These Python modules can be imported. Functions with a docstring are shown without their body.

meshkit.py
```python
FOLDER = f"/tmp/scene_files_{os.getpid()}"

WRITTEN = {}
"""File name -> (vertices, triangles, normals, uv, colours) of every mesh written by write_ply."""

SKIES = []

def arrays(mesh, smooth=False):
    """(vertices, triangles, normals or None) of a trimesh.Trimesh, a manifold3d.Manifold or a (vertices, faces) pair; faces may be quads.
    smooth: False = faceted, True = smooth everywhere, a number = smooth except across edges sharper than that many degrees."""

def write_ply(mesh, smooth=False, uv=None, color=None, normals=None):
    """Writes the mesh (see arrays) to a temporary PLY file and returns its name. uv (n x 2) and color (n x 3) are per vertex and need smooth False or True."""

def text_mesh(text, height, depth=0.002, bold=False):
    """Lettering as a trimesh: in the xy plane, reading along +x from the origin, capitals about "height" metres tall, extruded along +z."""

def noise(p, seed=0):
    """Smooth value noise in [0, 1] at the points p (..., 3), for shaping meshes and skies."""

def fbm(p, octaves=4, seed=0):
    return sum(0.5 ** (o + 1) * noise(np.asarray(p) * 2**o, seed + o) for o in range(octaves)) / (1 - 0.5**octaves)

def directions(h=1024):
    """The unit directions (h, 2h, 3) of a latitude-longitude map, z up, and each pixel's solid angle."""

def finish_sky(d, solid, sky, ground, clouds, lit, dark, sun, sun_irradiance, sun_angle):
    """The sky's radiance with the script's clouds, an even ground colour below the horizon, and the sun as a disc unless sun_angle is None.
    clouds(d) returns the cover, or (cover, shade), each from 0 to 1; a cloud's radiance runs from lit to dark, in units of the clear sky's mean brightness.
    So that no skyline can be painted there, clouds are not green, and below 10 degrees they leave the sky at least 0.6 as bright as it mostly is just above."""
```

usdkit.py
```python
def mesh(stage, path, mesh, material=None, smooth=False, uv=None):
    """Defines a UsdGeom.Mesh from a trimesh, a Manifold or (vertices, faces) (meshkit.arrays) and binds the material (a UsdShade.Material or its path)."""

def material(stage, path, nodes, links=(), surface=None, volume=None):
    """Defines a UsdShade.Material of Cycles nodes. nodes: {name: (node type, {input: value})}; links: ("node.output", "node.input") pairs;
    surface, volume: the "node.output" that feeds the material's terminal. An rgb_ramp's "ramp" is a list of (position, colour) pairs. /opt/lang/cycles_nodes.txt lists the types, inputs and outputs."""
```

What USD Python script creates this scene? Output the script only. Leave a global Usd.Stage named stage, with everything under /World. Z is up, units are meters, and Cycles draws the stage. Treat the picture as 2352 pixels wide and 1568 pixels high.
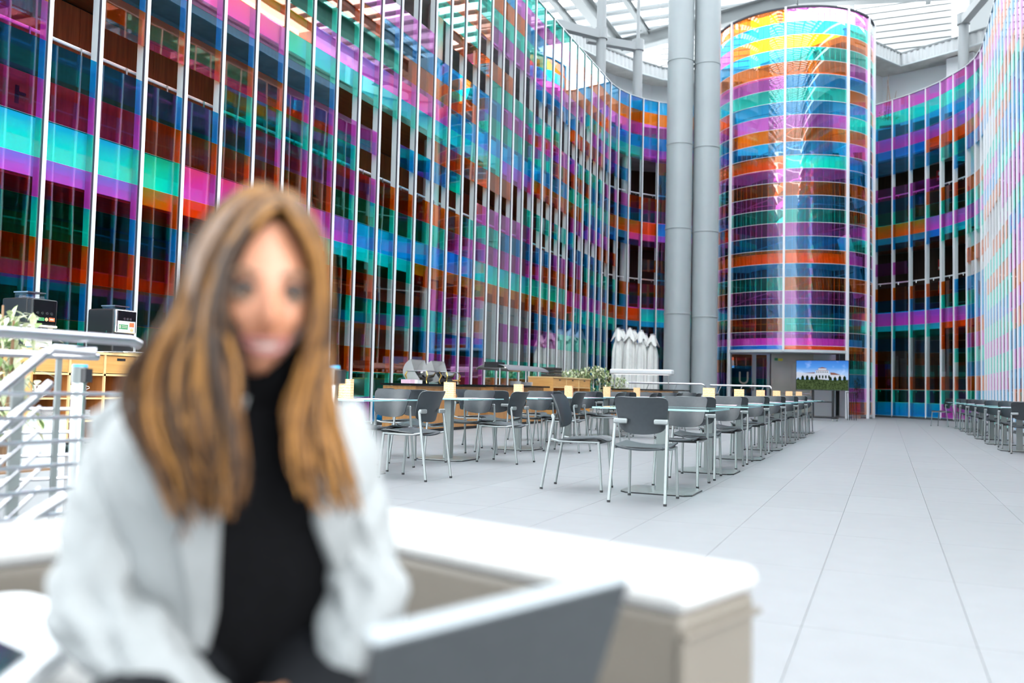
import math, random
import numpy as np
import trimesh, manifold3d as m3
from shapely.geometry import Polygon
import usdkit, meshkit
from pxr import Usd, UsdGeom, UsdLux, UsdShade, Gf, Sdf, Vt

random.seed(7)
stage = Usd.Stage.CreateInMemory()
UsdGeom.SetStageUpAxis(stage, 'Z'); UsdGeom.SetStageMetersPerUnit(stage, 1.0)
UsdGeom.Xform.Define(stage, '/World'); UsdGeom.Scope.Define(stage, '/World/Looks')

# ---------------------------------------------------------------- camera, sky, exposure
EYE = 0.893
cam = UsdGeom.Camera.Define(stage, '/World/camera')
cam.CreateProjectionAttr('perspective')
cam.CreateHorizontalApertureAttr(36.0); cam.CreateVerticalApertureAttr(24.0)
cam.CreateFocalLengthAttr(36.0 * 2020.0 / 2352.0)
cam.CreateClippingRangeAttr(Gf.Vec2f(0.05, 500.0))
cam.CreateFStopAttr(1.5); cam.CreateFocusDistanceAttr(10.0)
cam.CreateExposureAttr(0.25)
RM = [(0.91988779, 0.39148854, 0.0233061), (-0.00145955, -0.05600896, 0.9984292), (0.39217894, -0.91847685, -0.05095056)]  # right, up, back
cam.AddTransformOp().Set(Gf.Matrix4d(*[c for r in RM for c in (*r, 0.0)], 0.0, 0.0, EYE, 1.0))

SKY = 2.6
dome = UsdLux.DomeLight.Define(stage, '/World/sky')
dome.CreateColorAttr(Gf.Vec3f(0.95, 0.985, 1.0)); dome.CreateIntensityAttr(SKY)

# ---------------------------------------------------------------- materials
LK = '/World/Looks/'
def mat(name, nodes, links=(), surface='p.BSDF', volume=None):
    return usdkit.material(stage, LK + name, nodes, links, surface=surface, volume=volume)
def lin(r, g, b):
    f = lambda c: c / 12.92 if c <= .04045 else ((c + .055) / 1.055) ** 2.4
    return (f(r / 255), f(g / 255), f(b / 255))
def plain(name, col, rough=.5, metal=0.0, spec=.5, **kw):
    return mat(name, {'p': ('principled_bsdf', dict(base_color=col, roughness=rough, metallic=metal, specular_ior_level=spec, **kw))})
def noisy(name, c1, c2, scale, rough=.5, metal=0.0, stretch=(1, 1, 1), bump=0.0, spec=.5, detail=4, **kw):
    n = {'g': ('texture_coordinate', {}), 'm': ('mapping', dict(scale=stretch)), 'n': ('noise_texture', dict(scale=scale, detail=detail)),
         'r': ('rgb_ramp', dict(ramp=[(.3, c1), (.7, c2)])), 'p': ('principled_bsdf', dict(roughness=rough, metallic=metal, specular_ior_level=spec, **kw))}
    l = [('g.object', 'm.vector'), ('m.vector', 'n.vector'), ('n.fac', 'r.fac'), ('r.color', 'p.base_color')]
    if bump:
        n['b'] = ('bump', dict(strength=bump, distance=.004)); l += [('n.fac', 'b.height'), ('b.normal', 'p.normal')]
    return mat(name, n, l)
def glass(name, tint, r0=.10, k=3.0, wob=.0, gcol=(1, 1, 1)):
    t = tuple(math.sqrt(c) for c in tint)
    n = {'w': ('layer_weight', dict(blend=.5)), 'pw': ('math', dict(math_type='power', value2=k)),
         'ma': ('math', dict(math_type='multiply_add', value2=1 - r0, value3=r0, use_clamp=True)),
         't': ('transparent_bsdf', dict(color=t)), 'g': ('glossy_bsdf', dict(color=gcol, roughness=0.0)), 'mx': ('mix_closure', {})}
    l = [('w.facing', 'pw.value1'), ('pw.value', 'ma.value1'), ('ma.value', 'mx.fac'), ('t.BSDF', 'mx.closure1'), ('g.BSDF', 'mx.closure2')]
    if wob:
        n['gp'] = ('geometry', {}); n['nz'] = ('noise_texture', dict(scale=.9, detail=1.0, roughness=.4)); n['b'] = ('bump', dict(strength=1.0, distance=wob))
        n['mp'] = ('mapping', dict(scale=(1.0, 1.0, .45)))
        l += [('gp.position', 'mp.vector'), ('mp.vector', 'nz.vector'), ('nz.fac', 'b.height'), ('b.normal', 'g.normal')]
    return mat(name, n, l, surface='mx.closure')

M = {}
TINT = dict(O=(1.0, .235, .004), T=(.012, .98, .80), B=(.015, .52, .95), M=(.92, .19, .80), C=(.90, .95, .95))
for c, nm in zip('OTBMC', ('orange', 'turquoise', 'blue', 'magenta', 'clear')):
    M['g' + c] = glass('glass_' + nm, TINT[c], r0=.105, k=3.3, wob=.0022, gcol=tuple(.7 + .3 * x for x in TINT[c]))
    M['t' + c] = glass('tower_glass_' + nm, TINT[c], r0=.12, k=2.4, wob=.018, gcol=tuple(.75 + .25 * x for x in TINT[c]))
M['glass'] = glass('clear_glass', (.80, .93, .93), r0=.05, k=4.0)
M['roofglass'] = glass('roof_glass', (.92, .96, .98), r0=.04, k=4.0)
M['white'] = plain('white_paint', (.66, .68, .70), .45)
M['mullion'] = plain('white_mullion', (.66, .67, .69), .35)
M['fin'] = plain('pale_grey_fin', (.46, .50, .515), .45)
M['gasket'] = plain('dark_gasket', (.03, .03, .045), .6)
M['fascia'] = plain('white_fascia', (.93, .93, .93), .6)
M['roofwhite'] = plain('roof_column_white', (.27, .285, .295), .5)
M['shaftgrey'] = plain('shaft_cladding', (.30, .32, .33), .35)
M['walnut'] = noisy('walnut_panel', (.19, .055, .014), (.33, .10, .028), 3.0, .45, stretch=(6, 6, .5), spec=.3)
M['walnut2'] = noisy('walnut_ceiling', (.17, .056, .017), (.27, .095, .03), 3.0, .5, stretch=(6, .6, 6), spec=.3)
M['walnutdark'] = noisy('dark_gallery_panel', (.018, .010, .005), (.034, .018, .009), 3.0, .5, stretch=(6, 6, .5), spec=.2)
M['darkfloor'] = plain('gallery_floor', (.09, .085, .085), .5)
M['concrete'] = noisy('raw_concrete', (.38, .38, .37), (.55, .55, .53), 2.0, .8)
M['greywall'] = noisy('grey_render_wall', (.57, .61, .63), (.60, .64, .66), 1.0, .7)
M['corr'] = plain('corrugated_white', (.42, .435, .445), .5)
M['roofsteel'] = plain('roof_steel', (.15, .165, .172), .5)
M['blind'] = plain('roof_blind', (.85, .87, .88), .6)
M['column'] = noisy('grey_column_steel', (.27, .298, .31), (.29, .318, .33), 1.2, .38)
M['rail'] = plain('stainless_rail', (.46, .46, .49), .26, 1.0)
M['steel'] = plain('brushed_steel', (.60, .62, .63), .28, 1.0)
M['chrome'] = plain('polished_steel', (.72, .72, .72), .12, 1.0)
M['lift'] = noisy('lift_stainless', (.44, .42, .36), (.52, .50, .44), 1.5, .35, .35)
M['satin'] = plain('satin_steel', (.55, .55, .55), .3, .5)
M['brass'] = plain('brass', (.62, .42, .12), .22, 1.0)
M['plastic'] = noisy('chair_plastic', (.022, .028, .034), (.027, .034, .040), 40, .40)
M['chairleg'] = plain('silver_leg_paint', (.26, .285, .29), .33, .45)
M['black'] = plain('black_plastic', (.012, .013, .016), .45)
M['blackgloss'] = plain('black_gloss', (.006, .006, .008), .12)
M['edge'] = plain('glass_edge_green', (.30, .55, .56), .15)
M['basesteel'] = plain('table_base_steel', (.36, .39, .385), .25, .7)
M['post'] = plain('table_post_grey', (.17, .19, .19), .4, .2)
for i, c in enumerate(((.180, .184, .193), (.186, .190, .199), (.176, .180, .188))):
    M['tile%d' % i] = noisy('floor_tile_%d' % i, tuple(x * .97 for x in c), tuple(x * 1.03 for x in c), 6, .5, spec=.35)
M['joint'] = plain('floor_joint', (.135, .139, .146), .8)
M['plinth'] = plain('plinth_grey', (.05, .054, .057), .5)
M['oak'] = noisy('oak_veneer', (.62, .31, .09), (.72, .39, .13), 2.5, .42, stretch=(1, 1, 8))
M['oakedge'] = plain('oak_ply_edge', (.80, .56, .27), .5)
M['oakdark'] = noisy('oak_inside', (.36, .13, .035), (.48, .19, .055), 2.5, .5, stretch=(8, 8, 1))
M['counterwood'] = noisy('counter_wood', (.34, .155, .05), (.47, .23, .08), 3.0, .42, stretch=(8, 8, .6))
M['kraft'] = mat('kraft_menu', {'g': ('texture_coordinate', {}), 'w': ('wave_texture', dict(bands_direction='z', scale=12.0, distortion=6.0, detail=4.0, detail_scale=9.0)),
      'r': ('rgb_ramp', dict(ramp=[(.0, (.60, .30, .12)), (.35, (.80, .50, .26)), (1, (.84, .56, .31))])), 'p': ('principled_bsdf', dict(roughness=.6))},
      [('g.object', 'w.vector'), ('w.fac', 'r.fac'), ('r.color', 'p.base_color')])
M['paper'] = plain('white_paper', (.86, .84, .84), .7)
M['pinkpaper'] = plain('pink_paper', (.85, .55, .70), .7)
M['china'] = plain('white_china', (.84, .84, .86), .2)
M['canvas'] = noisy('parasol_canvas', (.64, .635, .615), (.70, .695, .675), 8, .8, bump=.3)
M['leafA'] = noisy('leaf_variegated', (.16, .24, .055), (.52, .54, .33), 28, .5)
M['leafB'] = noisy('leaf_pale', (.48, .50, .30), (.62, .62, .46), 22, .5)
M['leafC'] = noisy('leaf_green', (.055, .12, .03), (.20, .30, .08), 22, .5)
M['stem'] = plain('plant_stem', (.22, .12, .06), .7)
M['terracotta'] = plain('planter_grey', (.42, .43, .44), .7)
M['sofa'] = noisy('white_sofa_leather', (.37, .366, .36), (.39, .384, .378), 3, .38)
M['sofain'] = noisy('taupe_sofa_leather', (.125, .108, .088), (.137, .118, .097), 3, .5)
M['laptop'] = noisy('laptop_grey', (.040, .045, .050), (.047, .053, .058), 60, .38, .3)
M['laptopedge'] = plain('laptop_silver', (.22, .24, .255), .4, .3)
M['skin'] = mat('skin', {'p': ('principled_bsdf', dict(base_color=(.36, .155, .088), roughness=.42, subsurface_weight=.15, subsurface_radius=(.02, .008, .004), subsurface_scale=.3))})
M['lip'] = plain('lips', (.20, .065, .055), .4)
M['tooth'] = plain('teeth', (.36, .32, .28), .35)
M['eye'] = plain('eye_dark', (.035, .022, .016), .15)
M['eyew'] = plain('eye_white', (.12, .10, .09), .4)
M['brow'] = plain('eyebrow', (.12, .065, .035), .7)
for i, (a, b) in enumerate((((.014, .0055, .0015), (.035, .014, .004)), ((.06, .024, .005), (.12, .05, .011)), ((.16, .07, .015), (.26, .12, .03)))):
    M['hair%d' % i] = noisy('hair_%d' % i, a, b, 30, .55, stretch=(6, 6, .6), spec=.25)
M['jacket'] = noisy('pale_jacket', (.195, .205, .208), (.235, .245, .249), 14, .75)
M['sweater'] = noisy('black_sweater', (.0016, .0016, .002), (.003, .003, .004), 60, .9, spec=.12)
M['trouser'] = plain('dark_trousers', (.004, .0045, .006), .85, spec=.15)
M['tvframe'] = plain('tv_black', (.01, .01, .012), .3)
M['green'] = plain('sticker_green', (.05, .28, .11), .5)
M['orange'] = plain('sticker_orange', (.80, .16, .06), .5)
M['cream'] = plain('cream_metal', (.62, .60, .54), .45)
M['yellow'] = plain('sticker_yellow', (.80, .68, .05), .5)
M['red'] = plain('red_paint', (.45, .02, .02), .35)
M['sign'] = plain('sign_pale', (.55, .50, .42), .6)
M['bluecap'] = plain('blue_cap', (.05, .35, .62), .4)
M['perspex'] = glass('clear_plastic', (.85, .88, .90), r0=.12, k=3)
def emit(name, col, s):
    return mat(name, {'e': ('emission', dict(color=col, strength=s))}, surface='e.emission')
M['lampwhite'] = emit('lamp_white', (1, .98, .95), 1.6)
M['tvsky'] = mat('screen_sky', {'g': ('geometry', {}), 's': ('separate_xyz', {}), 'mr': ('map_range', dict(from_min=1.55, from_max=2.15)), 'r': ('rgb_ramp', dict(ramp=[(0, (.42, .62, .95)), (.35, (.10, .34, .86)), (1, (.015, .13, .62))])),
      'n': ('noise_texture', dict(scale=3.0, detail=3)), 'nr': ('rgb_ramp', dict(ramp=[(.55, (0, 0, 0)), (.8, (.35, .35, .35))])), 'a': ('mix', dict(mix_type='add', fac=1.0)), 'e': ('emission', dict(strength=.8))},
      [('g.position', 's.vector'), ('s.z', 'mr.value'), ('mr.result', 'r.fac'), ('g.position', 'n.vector'), ('n.fac', 'nr.fac'), ('r.color', 'a.color1'), ('nr.color', 'a.color2'), ('a.color', 'e.color')], surface='e.emission')
M['tvtree'] = emit('screen_tree', (.012, .025, .012), .8)
M['tvgreen'] = mat('screen_green', {'g': ('geometry', {}), 'n': ('noise_texture', dict(scale=22.0, detail=4)), 'r': ('rgb_ramp', dict(ramp=[(.3, (.01, .02, .008)), (.7, (.10, .15, .06))])), 'e': ('emission', dict(strength=.8))},
      [('g.position', 'n.vector'), ('n.fac', 'r.fac'), ('r.color', 'e.color')], surface='e.emission')
M['tvwall'] = emit('screen_wall', (.62, .68, .80), .8)
M['tvroof'] = emit('screen_roof', (.30, .13, .10), .7)

# ---------------------------------------------------------------- scene helpers
used = {}
def path_for(name, parent):
    k = (parent, name); n = used.get(k, 0); used[k] = n + 1
    return f'{parent}/{name}' + (f'_{n:03d}' if n else '')
def pp(parent):
    return '/World' if parent is None else (parent if isinstance(parent, str) else str(parent.GetPath()))
def obj(name, mesh, m, parent=None, smooth=False):
    p = path_for(name, pp(parent))
    return usdkit.mesh(stage, p, mesh, M[m] if isinstance(m, str) else m, smooth).GetPrim()
def tag(o, label=None, cat=None, group=None, kind=None):
    for k, v in (('label', label), ('category', cat), ('group', group), ('kind', kind)):
        if v: o.SetCustomDataByKey(k, v)
    return o
def thing(name, label=None, cat=None, loc=(0, 0, 0), rot=0, group=None, kind=None):
    x = UsdGeom.Xform.Define(stage, path_for(name, '/World'))
    x.AddTranslateOp().Set(Gf.Vec3d(*map(float, loc)))
    if rot: x.AddRotateZOp().Set(float(rot))
    return tag(x.GetPrim(), label, cat, group, kind)
def dup(src, name, label, loc, rot=0, group=None):
    d = src.GetCustomData()
    r = thing(name, label, d.get('category'), loc, rot, group or d.get('group'))
    r.GetReferences().AddInternalReference(src.GetPath()); r.SetInstanceable(True)
    return r

class MB:
    "collects boxes, bars and tubes into one mesh"
    def __init__(s): s.v = []; s.f = []; s.n = 0
    def add(s, v, f):
        v = np.asarray(v, float); f = np.asarray(f, int)
        if f.shape[1] == 4: f = np.vstack([f[:, [0, 1, 2]], f[:, [0, 2, 3]]])
        s.v.append(v); s.f.append(f + s.n); s.n += len(v); return s
    def mesh(s, t): return s.add(t.vertices, t.faces)
    def man(s, m):
        q = m.to_mesh(); return s.add(q.vert_properties[:, :3], q.tri_verts)
    def box(s, x0, y0, z0, x1, y1, z1):
        v = [(x, y, z) for x in (x0, x1) for y in (y0, y1) for z in (z0, z1)]
        return s.add(v, [(0, 1, 3, 2), (4, 6, 7, 5), (0, 4, 5, 1), (2, 3, 7, 6), (0, 2, 6, 4), (1, 5, 7, 3)])
    def cbox(s, c, d, ang=0):
        "box centred at c with sizes d turned by ang radians about z"
        v = np.array([(x, y, z) for x in (-.5, .5) for y in (-.5, .5) for z in (-.5, .5)]) * d
        ca, sa = math.cos(ang), math.sin(ang)
        v = np.stack([v[:, 0] * ca - v[:, 1] * sa, v[:, 0] * sa + v[:, 1] * ca, v[:, 2]], 1) + c
        return s.add(v, [(0, 1, 3, 2), (4, 6, 7, 5), (0, 4, 5, 1), (2, 3, 7, 6), (0, 2, 6, 4), (1, 5, 7, 3)])
    def bar(s, a, b, w, h, up=(0, 0, 1)):
        a, b = np.array(a, float), np.array(b, float); d = (b - a) / np.linalg.norm(b - a)
        sx = np.cross(d, up); sx /= np.linalg.norm(sx); u = np.cross(sx, d)
        v = [p + sx * i * w / 2 + u * j * h / 2 for p in (a, b) for i in (-1, 1) for j in (-1, 1)]
        return s.add(v, [(0, 1, 3, 2), (4, 6, 7, 5), (0, 4, 5, 1), (2, 3, 7, 6), (0, 2, 6, 4), (1, 5, 7, 3)])
    def tube(s, pts, r, n=10, cap=True):
        pts = [np.array(p, float) for p in pts]; r = [r] * len(pts) if np.ndim(r) == 0 else list(r)
        rings = []; prev = None
        for i, p in enumerate(pts):
            d = pts[min(i + 1, len(pts) - 1)] - pts[max(i - 1, 0)]; d /= max(np.linalg.norm(d), 1e-9)
            if prev is None:
                a = np.cross(d, (0, 0, 1)) if abs(d[2]) < .9 else np.cross(d, (1, 0, 0))
            else: a = prev - d * (prev @ d)
            a /= np.linalg.norm(a); b = np.cross(d, a); prev = a
            t = np.linspace(0, 2 * np.pi, n, endpoint=False)
            rings.append(p + r[i] * (np.outer(np.cos(t), a) + np.outer(np.sin(t), b)))
        v = np.vstack(rings); k = len(pts); f = []
        for i in range(k - 1):
            for j in range(n): f.append((i * n + j, i * n + (j + 1) % n, (i + 1) * n + (j + 1) % n, (i + 1) * n + j))
        base = s.n; s.add(v, f)
        if cap:
            for ring, fl in ((0, True), (k - 1, False)):
                c = np.vstack([rings[ring], pts[ring][None]])
                s.add(c, [((j + 1) % n, j, n) if fl else (j, (j + 1) % n, n) for j in range(n)])
        return s
    def lathe(s, prof, c=(0, 0, 0), n=24):
        t = np.linspace(0, 2 * np.pi, n, endpoint=False); c = np.array(c, float)
        v = np.vstack([np.stack([r * np.cos(t), r * np.sin(t), np.full(n, z)], 1) for r, z in prof]) + c
        f = [(i * n + j, i * n + (j + 1) % n, (i + 1) * n + (j + 1) % n, (i + 1) * n + j) for i in range(len(prof) - 1) for j in range(n)]
        return s.add(v, f)
    def prism(s, poly, z0, z1):
        p = Polygon(poly); p = p if p.exterior.is_ccw else Polygon(list(p.exterior.coords)[::-1])
        t = trimesh.creation.extrude_polygon(p, z1 - z0, engine='earcut'); t.apply_translation((0, 0, z0)); return s.mesh(t)
    def strip(s, A, B, z0, z1):
        "wall band between two plan polylines A and B, from z0 to z1 (closed solid)"
        A, B = np.asarray(A, float), np.asarray(B, float); n = len(A)
        v = []
        for p, q in zip(A, B): v += [(p[0], p[1], z0), (q[0], q[1], z0), (q[0], q[1], z1), (p[0], p[1], z1)]
        f = []
        for i in range(n - 1):
            a, b = 4 * i, 4 * i + 4
            for j in range(4): f.append((a + j, a + (j + 1) % 4, b + (j + 1) % 4, b + j))
        f += [(3, 2, 1, 0), (4 * n - 4, 4 * n - 3, 4 * n - 2, 4 * n - 1)]
        return s.add(v, f)
    def out(s):
        return (np.vstack(s.v), np.vstack(s.f))
    def build(s, name, m, parent=None, smooth=False):
        v, f = s.out()
        if smooth: return obj(name, trimesh.Trimesh(v, f, process=True), m, parent, smooth)
        return obj(name, (v, f), m, parent)
def B(*a): return MB().box(*a)
def struct(name, mb, m, parent=None, smooth=False):
    o = mb.build(name, m, parent, smooth)
    return tag(o, kind='structure') if parent is None else o
def rbox(sx, sy, sz, r, n=2):
    "rounded box centred at the origin (a hull of spheres)"
    sp = m3.Manifold.sphere(r, 12)
    return m3.Manifold.batch_hull([sp.translate((x * (sx / 2 - r), y * (sy / 2 - r), z * (sz / 2 - r))) for x in (-1, 1) for y in (-1, 1) for z in (-1, 1)])

# ---------------------------------------------------------------- floor
fl = tag(thing('floor'), kind='structure')
xs = np.arange(-9.9 - .6, 3.4, .6); ys = np.arange(-2.4, 40.0, 1.2)
cells = []
Rw = np.array(RM)
for x in xs:
    for y in ys:
        c = np.array((x + .3, y + .6, -EYE)); q = Rw @ c
        d = -q[2]; px = 1176 + 2020 * q[0] / d if d > .4 else -9999; py = 784 - 2020 * q[1] / d if d > .4 else -9999
        vis = d > .4 and -150 < px < 2500 and py < 1800
        cells.append((0 if vis else 1, np.hypot(x, y), x, y))
cells.sort()
rest = MB()
for i, (_, _, x, y) in enumerate(cells):
    g = .0011
    if i < 300: obj('tile', B(x + g, y + g, -.03, x + .6 - g, y + 1.2 - g, 0).out(), 'tile%d' % random.choice((0, 0, 1, 2)), fl)
    else: rest.box(x + g, y + g, -.03, x + .6 - g, y + 1.2 - g, 0)
tag(rest.build('tile_field', 'tile0', fl), kind='stuff')
B(-14, -6, -.2, 8, 48, -.006).build('bed', 'joint', fl)

# ---------------------------------------------------------------- coloured glass curtain walls
Z0, RH, NR = .10, .511, 25
ZT = Z0 + RH * NR
def turn(p, angs, s=.8):
    out = []
    for a in angs:
        p = (p[0] + s * math.sin(math.radians(a)), p[1] + s * math.cos(math.radians(a))); out.append(p)
    return out
LP = [(-10.0, 7.9 + .8 * k) for k in range(-3, 32)]
LP += turn(LP[-1], (8, 17, 28, 38, 50, 62, 74, 84))
RP = [(-.45, 38.88), (.2, 38.40), (.82, 37.89), (1.385, 37.32), (1.87, 36.68), (2.27, 35.98), (2.64, 35.27), (2.86, 34.50), (2.97, 33.70)]
RP += [(3.0, 32.9 - .8 * k) for k in range(0, 37)]

# colours of the panes, row by row from the bottom, as runs along the wall; O orange, T turquoise, B blue, M magenta, C clear, - left open
def runs(txt):
    return [c for p in txt.split() for c in p[0] * int(p[1:])]
LROW = ['T9 B1 M1 B2 O11 B13', 'T14 M4 O6 T13', 'T6 O8 M4 T7 C4 B8', 'B8 C5 B5 C11 B8', 'O8 T7 C4 M6 T12', 'T2 B4 O5 C3 M3 C5 B15', 'M3 O5 T5 O14 T6 B4', 'T4 M6 B7 T9 M5 O4 T2',
        'M3 O6 T6 M8 O6 B5 M3', 'B6 M5 O5 T3 B5 M4 T5 O4', 'M1 -4 T5 -7 M5 -4 B5 -5 B1', 'O1 -1 O5 M4 -1 B3 T1 -5 T6 -3 O3 -2 O2', 'B9 -5 O6 -6 M6 -4 M1', 'M7 T12 M3 O6 B6 M3', 'O8 M7 B11 T6 O4 B1',
        'M6 T6 O5 T7 O5 B6 M2', 'B5 O6 B8 M8 T4 M3 O3', 'T9 M5 -4 T7 -11 B1', 'M5 O6 -4 O5 -6 O5 B3 -2 B1', 'B12 -2 T3 -5 B5 -2 M4 -3 O1', 'T8 O10 M10 T7 M2', 'M6 O4 T14 O8 B5', 'B8 M4 T6 O3 B8 M8', 'T9 O6 B5 M6 O11', 'O8 M8 T14 B7']
LROW = [[q[0]] * 2 + q + [q[-1]] * 8 for q in map(runs, LROW)]
RROW = ['B4 M7 T6 B9 O9 T12', 'T7 B11 O8 M9 T12', 'O10 M7 B5 T9 O16', 'M1 C5 B3 T9 M6 B8 O15', 'O1 C4 T4 M8 B9 T6 M16', 'B2 C2 O2 M3 T9 O6 M9 B13', 'T4 O5 B8 M8 T8 O12', 'M6 B4 T8 O8 M8 B12',
        'B4 T3 B3 O7 M9 T6 B15', 'O5 B4 T9 M6 O9 T12', '-8 C4 O5 B8 T8 M12', 'M2 -4 O5 -3 C4 T9 B9 O9', '-8 C2 -5 M7 O8 T15', 'B4 T5 O6 M7 B8 T15', 'O3 M6 B5 T8 O6 M18', 'T9 M5 B8 O8 T15', 'B3 O6 T6 B8 M8 O14', 'M4 -4 C5 O5 B9 T18',
        '-5 B1 -3 C4 T7 O8 M17', 'B4 T2 B5 O8 M6 T20', 'B3 O7 T6 M8 B8 O13', 'M8 T5 B7 O9 M16', 'B9 M6 O7 T7 B16', 'T9 O6 M8 B8 T14', 'M9 B7 T8 O8 M13']
RROW = [q + [q[-1]] * 20 for q in map(runs, RROW)]
nwin = [0]
def normals(P, side):
    "unit normals pointing away from the hall"
    P = np.array(P); out = []
    for i in range(len(P)):
        d = P[min(i + 1, len(P) - 1)] - P[max(i - 1, 0)]; d /= np.linalg.norm(d)
        out.append(np.array((-d[1], d[0])) * side)
    return np.array(out)
def curtain(P, rows, side, dep=.07):
    P = np.array(P); N = normals(P, side)
    for k in range(len(P) - 1):
        nwin[0] += 1
        a, b = P[k], P[k + 1]; d = (b - a) / np.linalg.norm(b - a); n = np.array((-d[1], d[0])) * side; ang = math.atan2(d[1], d[0])
        w = tag(thing(f'window_{nwin[0]}', loc=(*a, 0)), kind='structure')
        L = np.linalg.norm(b - a)
        for r in range(NR):
            c = rows[r][k]
            if c == '-': continue
            z = Z0 + RH * r
            MB().cbox((*(d * L / 2), z + RH / 2), (L - .03, .012, RH - .005), ang).build('pane', 'g' + c, w)
        MB().cbox((*(-n * (dep / 2 - .0225)), (ZT + .02) / 2 + .02), (.036, dep, ZT - .02), ang).build('mullion', 'mullion', w)
        MB().cbox((*(-n * .002 - d * .024), ZT / 2 + .05), (.009, .03, ZT - .1), ang).build('gasket', 'gasket', w)
        MB().cbox((*(n * .085), ZT / 2 + .05), (.04, .115, ZT - .12), ang).build('fin', 'fin', w)
        MB().cbox((*(d * L / 2 + n * .01), Z0 / 2 - .012), (L + .01, .09, Z0 - .024), ang).build('plinth', 'plinth', w)
        MB().cbox((*(d * L / 2), ZT + .02), (L + .01, .07, .035), ang).build('top_rail', 'fin', w)
curtain(LP, LROW, 1)
curtain(RP, RROW, 1, .062)

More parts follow.
